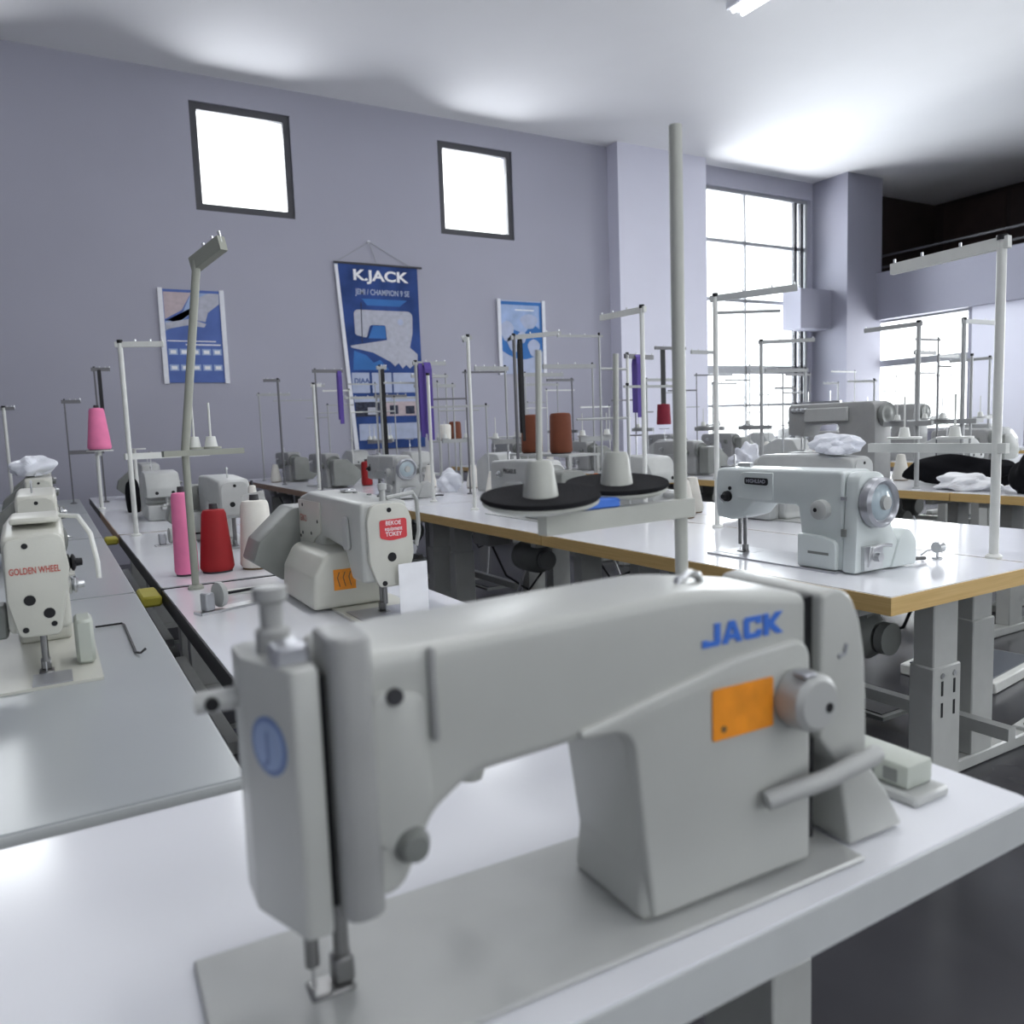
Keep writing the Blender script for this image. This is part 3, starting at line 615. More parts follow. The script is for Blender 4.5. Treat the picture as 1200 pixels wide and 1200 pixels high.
    ec = MB().prism(rpoly([(0.464, 0.258, 0.006), (0.464, 0.12, 0.004), (0.488, 0.09, 0.03), (0.506, 0.004, 0), (0.585, 0.004, 0), (0.560, 0.045, 0.05), (0.528, 0.085, 0.05), (0.527, 0.150, 0.04), (0.524, 0.195, 0.05), (0.517, 0.228, 0.05), (0.505, 0.251, 0.03), (0.488, 0.262, 0.03)], 6), -0.066, 0.066, 'y').build('end_cover', E, t, bevel=0.014, bseg=3)
    MB().tube([(0.486, -0.0665, 0.196), (0.494, -0.0665, 0.198), (0.497, -0.0665, 0.207)], 0.0022, 6).build('cover_mark', 'grey_ink', ec)
    # reverse lever
    MB().tube([(0.385, -0.075, 0.085), (0.44, -0.092, 0.098), (0.500, -0.092, 0.104), (0.512, -0.088, 0.104)], 0.0085, 12).build('reverse_lever', 'enamel_pale', t)
    MB().cyl((0.155, 0.045, 0.128), (0.155, 0.045, 0.17), 0.008, n=12).lathe([(0, 0.118), (0.011, 0.118), (0.013, 0.124), (0.011, 0.130), (0, 0.130)], (0.155, 0.045, 0), 'z', 14).build('arm_knob', E, t)
near_machine()
def bobbin_winder(loc, rz, label, body='green_grey'):
    t = thing('bobbin_winder', label, 'bobbin winder', loc, rz)
    MB().box(-0.07, 0.07, -0.03, 0.03, 0, 0.012).build('base', 'enamel_pale', t, bevel=0.003, bseg=1)
    hs = MB().box(-0.045, 0.055, -0.022, 0.024, 0.012, 0.040).build('housing', body, t, bevel=0.005, bseg=2)
    for k in range(3): MB().box(-0.03+0.028*k, -0.014+0.028*k, -0.024, -0.0215, 0.018, 0.032).build('slot', 'enamel_dark', hs, 0)
    MB().cyl((-0.055, 0, 0.03), (-0.09, 0, 0.03), 0.004, n=8).build('spindle', 'steel', t)
    MB().cyl((-0.06, 0.0, 0.012), (-0.06, 0.0, 0.052), 0.006, n=10).lathe([(0, 0.05), (0.008, 0.05), (0.009, 0.056), (0.006, 0.062), (0, 0.063)], (-0.06, 0, 0), 'z', 12).build('tension_post', 'pole_white', t)
bobbin_winder((0.795, 0.56, T), R(-90), 'pale slotted bobbin winder beside the machine with blue lettering')

# --- cool white machine with the clear handwheel cover
def cool_machine(loc, label, E, badge=True):
    t = thing('sewing_machine', label, 'sewing machine', loc, NEG)
    prof = rpoly([(-0.04, 0.272, 0.02), (-0.04, 0.118, 0.012), (0.02, 0.112, 0.01), (0.075, 0.128, 0.012), (0.118, 0.172, 0.012), (0.275, 0.174, 0.012), (0.285, 0.10, 0.02), (0.285, 0.004, 0), (0.425, 0.004, 0), (0.425, 0.274, 0.015)], 4)
    MB().prism(prof, -0.062, 0.058, 'y').build('body', E, t, bevel=0.012, bseg=3)
    MB().box(-0.055, 0.42, -0.088, 0.088, 0.0002, 0.005).build('bed_plate', 'steel_plate', t, 0)
    MB().prism(rpoly([(-0.052, 0.13, 0.015), (0.05, 0.13, 0.015), (0.05, 0.262, 0.03), (-0.052, 0.262, 0.03)]), -0.047, -0.0405, 'x').build('face_plate', E, t)
    MB().prism(rpoly([(0.05, 0.18, 0.0), (0.19, 0.18, 0.0), (0.19, 0.262, 0.0), (0.055, 0.262, 0.03)], 3), -0.0645, -0.06, 'y').build('arm_panel', E, t, bevel=0.002, bseg=1)
    if badge: bd = MB().prism(rpoly([(0.083, 0.226, 0.006), (0.172, 0.224, 0.008), (0.172, 0.245, 0.006), (0.083, 0.246, 0.006)], 3), -0.067, -0.0644, 'y').build('name_badge', 'black_plastic', t, 0)
    if badge: lettering(bd, 'HIGHLEAD', 0.0155, 'poster_grey', (0.127, -0.0674, 0.2355), (1, 0, 0), (0, 0, 1), depth=0.0005, bold=0.01)
    needle_gear(t)
    tension(t, 0.012, -0.062, 0.185, 'black_plastic'); screw(t, (0.02, -0.062, 0.21), '-y', 0.006)
    MB().tube([(-0.006, -0.064, 0.165), (-0.012, -0.072, 0.175), (-0.02, -0.068, 0.19)], 0.003, 6).build('check_spring', 'steel', t)
    MB().lathe([(0, 0), (0.020, 0), (0.022, 0.02), (0, 0.02)], (-0.03, -0.02, 0.255), 'z', 14).build('oil_window', 'dark_rubber', t)
    MB().cyl((-0.02, 0, 0.272), (-0.02, 0, 0.31), 0.003, n=6).box(0.0, 0.05, -0.008, 0.008, 0.273, 0.285).build('thread_guide', 'steel', t)
    dl = MB().lathe([(0, 0), (0.026, 0), (0.0275, -0.004), (0.026, -0.022), (0.02, -0.026), (0, -0.0265)], (0.362, -0.062, 0.168), 'y', 24).build('stitch_dial', 'enamel_pale', t)
    screw(dl, (0.356, -0.0885, 0.168), '-y', 0.006, 'black_plastic', 'dial_hole', 0.0006)
    MB().prism(rpoly([(0.287, 0.006, 0.0), (0.413, 0.006, 0), (0.413, 0.085, 0.02), (0.36, 0.096, 0.05), (0.287, 0.098, 0.0)], 4), -0.078, -0.05, 'y').build('lower_cover', E, t, bevel=0.006, bseg=2)
    MB().box(0.325, 0.392, -0.0795, -0.0775, 0.046, 0.053).build('cover_slot', 'enamel_dark', t, 0)
    MB().box(0.418, 0.434, -0.0640, -0.058, 0.196, 0.206).build('maker_tag', 'grey_ink', t, 0)
    MB().box(0.424, 0.438, -0.07, -0.05, 0.10, 0.12).build('hinge', 'enamel_dark', t, 0)
    # end casting and handwheel cover
    MB().prism(rpoly([(-0.070, 0.004, 0), (0.125, 0.004, 0), (0.125, 0.05, 0.02), (0.085, 0.12, 0.03), (0.062, 0.20, 0.03), (0.055, 0.268, 0.04), (-0.055, 0.272, 0.03), (-0.062, 0.15, 0.02)], 4), 0.426, 0.468, 'x').build('end_casting', E, t, bevel=0.008, bseg=2)
    hc = MB().lathe([(0, 0.0), (0.060, 0.0), (0.066, 0.006), (0.066, 0.028), (0.058, 0.036), (0.054, 0.033), (0.05, 0.024), (0.02, 0.02), (0, 0.02)], (0.468, 0.002, 0.190), 'x', 36).build('wheel_rim', 'steel_plate', t)
    MB().lathe([(0, 0.012), (0.052, 0.006), (0.046, 0.012), (0.026, 0.019), (0, 0.022)], (0.468+0.013, 0.002, 0.190), 'x', 32).build('wheel_cover', 'clear_plastic', hc)
    MB().lathe([(0, 0), (0.02, 0), (0.018, 0.012), (0, 0.014)], (0.498, 0.002, 0.190), 'x', 20).build('wheel_hub', 'enamel_pale', hc)
    MB().prism(rpoly([(0.075, 0.004, 0), (0.185, 0.004, 0), (0.185, 0.07, 0.03), (0.150, 0.115, 0.03), (0.110, 0.085, 0.04)], 5), 0.40, 0.475, 'x').build('belt_guard', E, t, bevel=0.008, bseg=2)
    MB().box(0.468, 0.478, -0.045, 0.03, 0.012, 0.075).tube([(0.476, -0.03, 0.02), (0.482, -0.02, 0.07), (0.482, 0.02, 0.075), (0.482, 0.06, 0.07)], 0.005, 6).cyl((0.47, 0.0, 0.045), (0.495, 0.0, 0.045), 0.012, n=12).build('linkage', 'steel', t)
    MB().tube([(0.46, 0.175, 0.006), (0.452, 0.215, 0.012), (0.45, 0.26, 0.008)], 0.005, 6).build('knee_rod', 'black_plastic', t)
cool_machine((1.868, 1.80, T), 'cool white machine with a dark name badge and clear round handwheel cover', 'enamel_cool')

# --- cream machine with the red badge
def cream_machine():
    t = thing('sewing_machine', 'cream machine with a red face badge and an orange sticker on its pillar', 'sewing machine', (0.645, 1.715, T), POS)
    E = 'enamel_cream'
    prof = rpoly([(-0.035, 0.266, 0.012), (-0.035, 0.085, 0.01), (0.045, 0.085, 0.012), (0.085, 0.150, 0.03), (0.26, 0.165, 0.03), (0.275, 0.05, 0.03), (0.275, 0.004, 0), (0.455, 0.004, 0), (0.455, 0.255, 0.012), (0.37, 0.272, 0.0)], 4)
    MB().prism(prof, -0.05, 0.062, 'y').build('body', 'enamel_white', t, bevel=0.009, bseg=3)
    MB().prism(rpoly([(-0.052, 0.0065, 0), (0.137, 0.0065, 0), (0.130, 0.085, 0.02), (0.100, 0.140, 0.035), (-0.045, 0.143, 0.02)], 5), 0.115, 0.40, 'x').build('pillar_foot', E, t, bevel=0.012, bseg=3)
    MB().box(-0.085, 0.45, -0.088, 0.088, 0.0002, 0.006).build('bed_plate', E, t, 0)
    st = MB().box(0.1138, 0.115, 0.030, 0.084, 0.050, 0.100).build('sticker', 'orange_sticker', t, 0)
    for k in range(3): MB().tube([(0.1136, 0.042+0.014*k, 0.058), (0.1136, 0.047+0.014*k, 0.08), (0.1136, 0.042+0.014*k, 0.093)], 0.0012, 5).build('sticker_mark', 'box_brown', st)
    fp = MB().prism(rpoly([(-0.030, 0.075, 0.012), (0.030, 0.075, 0.012), (0.050, 0.13, 0.05), (0.052, 0.225, 0.03), (0.042, 0.262, 0.02), (-0.040, 0.262, 0.025), (-0.054, 0.225, 0.04), (-0.056, 0.14, 0.05)], 5), -0.050, -0.034, 'x').build('face_plate', E, t, bevel=0.004, bseg=2)
    for y, z, r in ((0.0, 0.248, 0.0055), (-0.002, 0.142, 0.0105), (-0.038, 0.110, 0.0105), (-0.038, 0.088, 0.008), (0.018, 0.084, 0.006)): screw(fp, (-0.0498, y, z), '-x', r, 'black_plastic', 'screw_hole', 0.0012)
    bd = MB().prism(rpoly([(-0.040, 0.184, 0.006), (0.0, 0.179, 0.05), (0.024, 0.186, 0.006), (0.024, 0.226, 0.006), (-0.040, 0.228, 0.006)], 4), -0.0515, -0.0500, 'x').build('face_badge', 'red_badge', fp, 0)
    for k, (s, z) in enumerate((('BEKOE', 0.2185), ('equipment', 0.206), ('TOKEY', 0.1935))):
        lettering(bd, s, 0.0135, 'white_ink', (-0.0516, -0.008, z), (0, -1, 0), (0, 0, 1), depth=0.0005, bold=0.01, squash=(0.9, 0.72, 0.9)[k])
    needle_gear(t, False)
    MB().box(-0.085, 0.06, -0.14, 0.075, 0.0062, 0.0078).build('slide_plate', 'steel_plate', t, 0)
    # side cover on the back of the arm
    sc = MB().prism(rpoly([(0.26, 0.25, 0), (0.45, 0.248, 0), (0.45, 0.10, 0), (0.36, 0.10, 0.02), (0.32, 0.15, 0.04), (0.26, 0.175, 0.02)], 4), 0.0622, 0.0665, 'y').build('side_cover', E, t, 0)
    for x, z in ((0.41, 0.236), (0.28, 0.20), (0.44, 0.15), (0.34, 0.165), (0.42, 0.16)): screw(sc, (x, 0.0665, z), 'y', 0.0045, 'black_plastic', 'screw', 0.0012)
    lettering(sc, 'GIKO', 0.026, 'red_ink', (0.405, 0.0668, 0.20), (-1, 0, 0), (0, 0, 1), depth=0.0006, bold=0.0)
    MB().prism(rpoly([(0.035, 0.155, 0.01), (0.075, 0.150, 0.01), (0.075, 0.225, 0.015), (0.045, 0.235, 0.01)], 4), 0.062, 0.07, 'y').build('tension_cover', 'enamel_pale', t, bevel=0.002, bseg=1)
    for x in (0.10, 0.20, 0.03): screw(t, (x, -0.01, 0.272), 'z', 0.006, 'enamel_dark', 'oil_plug', 0.004)
    MB().box(0.25, 0.29, -0.03, 0.0, 0.271, 0.279).build('thread_guide', 'steel', t, bevel=0.002, bseg=1)
    MB().lathe([(0, 0.262), (0.008, 0.262), (0.006, 0.29), (0.010, 0.292), (0.010, 0.305), (0, 0.306)], (-0.01, -0.002, 0), 'z', 12).build('top_post', 'enamel_pale', t)
    MB().tube([(-0.012, -0.01, 0.272), (-0.012, -0.075, 0.280), (-0.010, -0.085, 0.262), (-0.008, -0.088, 0.19), (-0.006, -0.080, 0.155)], 0.005, 8).build('presser_hook', 'enamel_pale', t)
    MB().box(0.0, 0.02, -0.082, -0.05, 0.135, 0.165).cyl((0.0, -0.07, 0.15), (-0.012, -0.07, 0.15), 0.010, n=12).build('tension_dial', 'steel', t)
    # dark motor box on the end
    MB().prism(rpoly([(-0.05, 0.03, 0.02), (0.12, 0.03, 0.01), (0.195, 0.085, 0.01), (0.175, 0.14, 0.01), (0.08, 0.225, 0.02), (-0.05, 0.225, 0.02)], 3), 0.456, 0.60, 'x').build('motor_housing', 'motor_grey', t, bevel=0.006, bseg=2)
    MB().cyl((0.43, 0.15, 0.02), (0.43, 0.33, 0.02), 0.008, n=10).build('winder_shaft', 'pole_white', t)
cream_machine()
pp = MB().box(-0.036, 0.036, -0.0006, 0.0006, 0, 0.118).build('paper_card', 'paper', smooth=0)
pp.location = (0.690, 1.652, T+0.0081); pp.rotation_euler = (0, 0, R(4))
tag(pp, 'blank white card standing upright beside the cream machine needle', 'card')
# --- grey-cream machine with red words on its face
def lettered_machine():
    t = thing('sewing_machine', 'cream machine with red words across its face', 'sewing machine', (-0.035, 1.66, T), POS)
    E = 'enamel_cream'
    MB().prism(rpoly([(-0.03, 0.262, 0.01), (-0.03, 0.09, 0.01), (0.05, 0.09, 0.02), (0.09, 0.15, 0.03), (0.26, 0.165, 0.03), (0.275, 0.05, 0.02), (0.275, 0.004, 0), (0.44, 0.004, 0), (0.44, 0.272, 0.03), (0.1, 0.278, 0.0)], 4), -0.048, 0.05, 'y').build('body', E, t, bevel=0.010, bseg=3)
    MB().box(0.02, 0.16, -0.042, 0.036, 0.2785, 0.290).build('top_cover', E, t, bevel=0.004, bseg=2)
    MB().box(-0.09, 0.44, -0.088, 0.088, 0.0002, 0.005).build('bed_plate', E, t, 0)
    fp = MB().prism(rpoly([(-0.030, 0.082, 0.01), (0.034, 0.085, 0.01), (0.048, 0.15, 0.05), (0.046, 0.255, 0.012), (-0.044, 0.268, 0.02), (-0.052, 0.20, 0.05)], 4), -0.044, -0.029, 'x').build('face_plate', E, t, bevel=0.004, bseg=2)
    for y, z, r in ((0.014, 0.246, 0.0052), (0.014, 0.150, 0.0095), (-0.014, 0.124, 0.0095), (0.024, 0.098, 0.0052), (-0.020, 0.104, 0.005)): screw(fp, (-0.0438, y, z), '-x', r, 'black_plastic', 'screw_hole', 0.0012)
    lettering(fp, 'GOLDEN WHEEL', 0.0165, 'red_ink', (-0.0444, 0.002, 0.202), (0, -1, 0), (0, 0, 1), depth=0.0006, bold=0.018, squash=0.62)
    MB().box(-0.01, 0.04, 0.052, 0.15, 0.08, 0.14).box(0.0, 0.03, 0.045, 0.06, 0.09, 0.13).build('rear_plate', 'enamel_dark', t, bevel=0.004, bseg=1)
    needle_gear(t, False)
    MB().box(-0.085, -0.005, -0.040, 0.022, 0.0052, 0.0072).build('needle_plate', 'steel_plate', t, 0)
    MB().tube([(0.12, -0.045, 0.283), (0.10, -0.075, 0.280), (0.04, -0.092, 0.25), (0.0, -0.098, 0.20), (-0.005, -0.098, 0.17)], 0.0045, 8).build('presser_hook', 'pole_white', t)
    tension(t, 0.02, -0.048, 0.16); tension(t, 0.03, -0.048, 0.20, 'black_plastic')
    MB().box(0.02, 0.10, -0.082, -0.05, 0.006, 0.09).build('knee_block', 'green_grey', t, bevel=0.006, bseg=1)
    handwheel(t, 0.44, 0.20, 0, 0.06, 'enamel_dark')
lettered_machine()
rod = MB().tube([(0.060, 2.02, T+0.004), (0.115, 2.02, T+0.004), (0.118, 2.00, T+0.004), (0.118, 1.72, T+0.004), (0.125, 1.70, T+0.006), (0.135, 1.705, T+0.012)], 0.0025, 6).build('knee_lifter_rod', 'black_plastic')
tag(rod, 'thin bent black rod lying on the grey table by the red-lettered machine', 'rod')

# --- machines of the background rows (one builder per kind, then copies)
k_std = std_machine('sewing_machine', 'grey machine with dark lettering behind the black thread pads, brown cones above it', (1.93, 3.40, T), NEG, m='enamel_pale', wheel='enamel_pale', logo='PEGASUS')
cool_machine((1.90, 5.06, T), 'rounded pale machine on the aisle tables with a red cone close by', 'enamel_pale', False)
GCM = 'grey machines at the far end of the aisle tables'
c4 = std_machine('sewing_machine', 'small grey machine second from the banner wall on the aisle tables', (1.93, 6.55, T), NEG, m='enamel_grey', wheel='enamel_dark', group=GCM)
dup(c4, (1.95, 7.75, T), NEG, 'small grey machine nearest the banner wall on the aisle tables')
# back row behind the aisle tables
c2 = std_machine('sewing_machine', 'white machine seen through the throat of the cool white machine', (2.64, 1.97, T), POS, m='enamel_pale', wheel='enamel_grey')
GC2 = 'machines in the back row behind the aisle tables'
ovl = overlock('overlock_machine', 'squat overlock machine in the back row, fourth from the banner wall', (2.62, 3.05, T), POS, group=GC2)
for i, y in enumerate((4.55, 6.0, 7.4)): dup(ovl, (2.62, y+random.uniform(-.05, .05), T), POS, 'squat overlock machine in the back row, '+ORD[2-i]+' from the banner wall')
b2 = std_machine('sewing_machine', 'grey machine behind the red cone with a white plate beside it', (0.60, 3.18, T), POS, m='enamel_pale', wheel='enamel_dark')
b3 = overlock('overlock_machine', 'pale overlock machine on the table with the brown end edge', (0.53, 4.62, T), POS)
dup(b2, (0.60, 6.0, T), POS, 'pale machine at the wall end of the cone row')
a2 = std_machine('sewing_machine', 'cream machine standing behind the red-lettered machine', (-0.045, 2.95, T), POS, m='enamel_cream', wheel='enamel_dark')
dup(a2, (-0.05, 4.45, T), POS, 'cream machine under a white plastic bag by the dark gap')
dup(a2, (-0.05, 5.95, T), POS, 'cream machine at the wall end of the dark gap')
tl = tall_machine('cylinder_arm_machine', 'high grey cylinder arm machine before the side window', (4.33, 3.62, T), NEG)
GE = 'machines in the first row past the second aisle'
GE2 = 'machines backing onto the first row past the second aisle'
for i, y in enumerate((7.75, 6.4, 5.0)): dup(c4, (4.32, y, T), NEG, 'grey machine in the first row past the second aisle, '+ORD[i]+' from the banner wall', GE)
for i, y in enumerate((7.0, 5.6, 4.2, 2.9)): dup(ovl, (5.02, y, T), POS, 'overlock machine backing onto the first row past the second aisle, '+ORD[i]+' from the banner wall', GE2)
for i, y in enumerate((7.9, 6.9, 5.5, 4.1)): dup(c4, (6.65, y, T), NEG, 'grey machine in the row nearer the tall windows, '+ORD[i]+' from the window wall', 'machines in the row nearer the tall windows')
dup(tl, (6.65, 4.86, T), NEG, 'high cylinder arm machine in the row nearer the tall windows')
for i, y in enumerate((6.6, 5.3, 3.9)): dup(ovl, (7.33, y, T), POS, 'overlock machine backing onto the row nearer the tall windows, '+ORD[i]+' from the window wall', 'overlocks by the tall windows')
for i, y in enumerate((7.9, 6.9, 5.4)): dup(c4, (9.05, y, T), NEG, 'grey machine in the row along the window side, '+ORD[i]+' from the window wall', 'machines along the window side')

# ------------------------------------------------------------------ thread stands
def stand(loc, top, arm, label, group=None, m='pole_white', r=0.009, tray=None, bar_h=0.014, discs=(), lean=(0, 0), z0=T, arm_m=None, arm_drop=0.0, cap=True, arm2=None, pins=True, split=None, armw=0.012):
    """pole from the table to height top; arm = (dx, dy) of the top thread bar; tray = (height, dx0, dy0, dx1, dy1)"""
    t = thing('thread_stand', label, 'thread stand', (loc[0], loc[1], z0), 0, group)
    h = top-z0
    MB().lathe([(0, 0), (0.022, 0), (0.022, 0.006), (r+0.004, 0.012), (0, 0.013)], n=14).build('base_flange', m, t)
    if split:
        MB().cyl((0, 0, 0.006), (0, 0, split), r, n=10).build('pole', m, t)
        MB().cyl((0, 0, split), (lean[0], lean[1], h), r*1.12, n=10).build('upper_pole', m, t)
    else: MB().cyl((0, 0, 0.006), (lean[0], lean[1], h), r, n=10).build('pole', m, t)
    P = Vector((lean[0], lean[1], h))
    if arm:
        a = Vector((arm[0], arm[1], arm_drop)); d = a.normalized(); ar = MB()
        side = d.cross(Vector((0, 0, 1))).normalized()*armw*0.6; up = side.cross(d).normalized()*armw
        p0 = P-d*0.02-up*0.5; p1 = P+a-up*0.5
        ar.add([p0-side-up, p0+side-up, p0+side+up, p0-side+up, p1-side-up, p1+side-up, p1+side+up, p1-side+up], [(0, 1, 2, 3), (4, 7, 6, 5), (0, 4, 5, 1), (1, 5, 6, 2), (2, 6, 7, 3), (3, 7, 4, 0)])
        ao = ar.build('thread_arm', arm_m or m, t, 0)
        for q in (0.35, 0.7, 0.97):
            c = P+a*q; MB().cyl(c-up*0.4, c+up*1.3, 0.004, n=6).build('thread_guide', 'steel', ao)
    if arm2:
        c = P-Vector((0, 0, arm2[2])); MB().tube([c, c+Vector((arm2[0], arm2[1], 0))], 0.006, 6).build('lower_arm', arm_m or m, t)
    if cap: MB().cyl(P, P+Vector((0, 0, 0.014)), r*1.15, n=10).build('end_cap', 'black_plastic', t)
    if tray:
        z, x0, y0, x1, y1 = tray; z -= z0
        a = Vector((x0, y0, z)); b = Vector((x1, y1, z)); d = (b-a).normalized(); s = Vector((-d.y, d.x, 0))*0.010
        vs = []
        for p in (a, b): vs += [p-s+Vector((0, 0, -bar_h)), p+s+Vector((0, 0, -bar_h)), p+s+Vector((0, 0, bar_h)), p-s+Vector((0, 0, bar_h))]
        MB().add(vs, [(0, 1, 2, 3), (4, 7, 6, 5), (0, 4, 5, 1), (1, 5, 6, 2), (2, 6, 7, 3), (3, 7, 4, 0)]).build('tray_bar', m, t, 0)
    for (dx, dy, dz, rad, kind) in discs:
        z = dz-z0
        if kind == 'pad':
            dc = MB().lathe([(0, 0), (rad*0.9, 0), (rad*0.97, 0.004), (rad*0.97, 0.008), (0, 0.008)], (0, 0, -0.008), 'z', 28).build('spool_plate', m, t)
            MB().lathe([(0, 0), (rad*0.96, 0), (rad, 0.003), (rad*0.98, 0.007), (rad*0.6, 0.005), (0, 0.004)], (0, 0, 0), 'z', 32).build('foam_pad', 'black_foam', dc)
            dc.location = (dx, dy, z); dc.rotation_mode = 'QUATERNION'; dc.rotation_quaternion = Matrix.Rotation(R(6.5), 3, Vector((0.86, -0.5, 0))).to_quaternion()   # the pads sag toward the aisle
            MB().lathe([(0, -0.004), (0.026, -0.004), (0.019, 0.045), (0.016, 0.052), (0, 0.053)], (dx, dy, z), 'z', 18).build('cone_holder', m, t)
            MB().cyl((dx, dy, z+0.05), (dx+0.004, dy, z+0.20), 0.0045, n=8).build('spool_pin', m, t)
        elif kind == 'plate': MB().lathe([(0, 0), (rad, 0), (rad, 0.006), (0, 0.006)], (dx, dy, z), 'z', 20).build('spool_plate', m, t)
        else:
            dc = MB().lathe([(0, 0), (rad, 0), (rad, 0.006), (0, 0.006)], (dx, dy, z), 'z', 16).build('spool_plate', m, t)
            MB().cyl((dx, dy, z+0.006), (dx, dy, z+0.13), 0.003, n=6).build('spool_pin', 'pole_white', dc)
            MB().lathe([(0, 0.006), (0.018, 0.006), (0.013, 0.035), (0, 0.036)], (dx, dy, z), 'z', 10).build('cone_holder', 'pole_white', dc)
    return t
# near post with two black pads (stands at the back corner of the near table)
stand((0.852, 0.945), 1.62, None, 'thick grey post with two round black foam pads on its bracket', r=0.0105, m='pole_warm',
      tray=(1.046, 0.012, -0.008, -0.28, -0.035), discs=((-0.275, -0.025, 1.082, 0.083, 'pad'), (-0.102, 0.030, 1.085, 0.080, 'pad')), cap=False)
# cone row stands
stand((0.33, 2.374), 1.68, (0.05, -0.10), 'grey-green stand leaning over the pink and red cones', m='pole_green', r=0.0105, lean=(0.075, 0.03), split=0.385, tray=(1.143, -0.06, -0.02, 0.16, 0.02), bar_h=0.008, cap=False, arm_m='pole_green', arm_drop=0.035, armw=0.02,
      discs=((0.03, 0.03, 1.152, 0.028, 'x'), (0.075, 0.03, 1.152, 0.028, 'x')))
stand((0.313, 3.913), 1.61, (0.17, -0.06), 'slim white stand at the end of the cone table, arm toward the blue poster', r=0.011, tray=(1.115, -0.02, 0.0, 0.35, 0.1))
stand((0.27, 5.70), 1.15, None, 'short white stand holding the tall pink cone', r=0.012, tray=(1.115, -0.002, 0.0, 0.010, -0.13), cap=False, discs=((0.012, -0.13, 1.129, 0.075, 'plate'), (0.24, 0.04, 1.129, 0.05, 'plate')))
stand((0.49, 5.745), 1.128, None, 'short white post beside the tall pink cone', r=0.011, cap=False)
stand((0.33, 6.35), 1.70, (0.10, 0.0), 'dark stand behind the tall pink cone, black strap over its arm', m='pole_dark', r=0.006)
stand((0.13, 6.40), 1.48, (0.1, 0), 'thin dark stand on the grey table near the wall', m='pole_dark', r=0.005, tray=(1.12, 0, 0, 0.22, 0))
stand((-0.42, 3.0), 1.66, (0.30, 0.0), 'stand at the back of the grey tables whose arm tip reaches toward the poster', m='pole_green', r=0.010)
stand((-0.25, 6.9), 1.46, (0.07, 0), 'white stand with a dark top on the last grey table', r=0.012, arm_m='pole_dark')
# stands of the aisle tables: (x, y, top, arm, material, radius, label, extras)
SG = 'thread stands on the aisle tables'
def S(x, y, top, arm, m, r, label, **k): return stand((x, y), top, arm, label, m=m, r=r, **k)
S(1.90, 3.677, 1.647, (-0.03, 0.0), 'pole_white', 0.009, 'white stand with a short pale arm between the banner and the cloud poster', arm_m='pole_grey', arm_drop=-0.01)
S(2.20, 3.723, 1.664, (0.30, 0.0), 'pole_dark', 0.009, 'black and white stand with a long arm across the cloud poster', arm_m='pole_grey', arm_drop=0.03, lean=(0.0, 0.0))
S(2.20, 2.661, 1.657, (-0.02, 0.26), 'pole_white', 0.010, 'white stand with an arm, rising behind the second black pad', arm_drop=-0.0)
S(2.75, 3.456, 1.547, (0.22, 0.05), 'pole_white', 0.008, 'stand with violet tape hanging from a dark arm', arm_m='pole_dark')
S(2.25, 2.287, 1.647, (0.22, -0.20), 'pole_white', 0.010, 'white stand at the needle end of the cool white machine', arm_m='pole_grey', arm_drop=0.02, arm2=(0.22, -0.12, 0.06))
S(2.303, 1.255, 1.64, (0, 0.33), 'pole_white', 0.0125, 'bright white pole on the glossy open-cornered table', arm_drop=-0.01, armw=0.016,
  tray=(1.072, 0.0, -0.03, 0.0, 0.40), discs=((0.0, 0.12, 1.10, 0.05, 'x'), (0.0, 0.28, 1.10, 0.05, 'x')))
FARL = 'slim stand at the far half of the aisle tables'
for x, y, top, arm, m, r in ((2.16, 4.95, 1.635, (0.22, 0.0), 'pole_grey', 0.010), (1.75, 5.853, 1.653, (0.21, 0.0), 'pole_dark', 0.006), (1.75, 6.95, 1.66, (-0.12, 0), 'pole_dark', 0.010),
                             (2.2, 7.42, 1.642, (0.10, 0), 'pole_grey', 0.008), (1.80, 7.9, 1.589, (0.3, 0), 'pole_grey', 0.007), (1.78, 6.02, 1.56, (0.06, 0), 'pole_white', 0.011), (1.95, 4.30, 1.50, None, 'pole_white', 0.010)):
    S(x, y, top, arm, m, r, nth(FARL, y, (4.95, 5.853, 6.95, 7.42, 7.9, 6.02, 4.30)), group='stands at the banner end')
BCK = 'slim stand in the back row behind the aisle tables'
for x, y, top, arm, m, r in ((2.70, 3.709, 1.514, (-0.3, 0.05), 'pole_grey', 0.005), (2.85, 5.937, 1.622, (-0.3, 0), 'pole_grey', 0.006), (2.75, 4.528, 1.528, (0.3, 0), 'pole_grey', 0.005), (2.35, 4.09, 1.53, (-0.2, 0), 'pole_grey', 0.006),
                             (2.55, 5.2, 1.50, (-0.3, 0), 'pole_grey', 0.006), (2.5, 6.6, 1.5, (0.3, 0.05), 'pole_dark', 0.006), (2.8, 7.3, 1.52, (-0.35, 0), 'pole_grey', 0.006)):
    S(x, y, top, arm, m, r, nth(BCK, y, (3.709, 5.937, 4.528, 4.09, 5.2, 6.6, 7.3)), group='stands in the back row', tray=(1.10, -0.1, 0, 0.12, 0), discs=((-0.08, 0, 1.115, 0.03, 'x'), (0.09, 0, 1.115, 0.03, 'x')))
EL = 'stand on the first row past the second aisle'
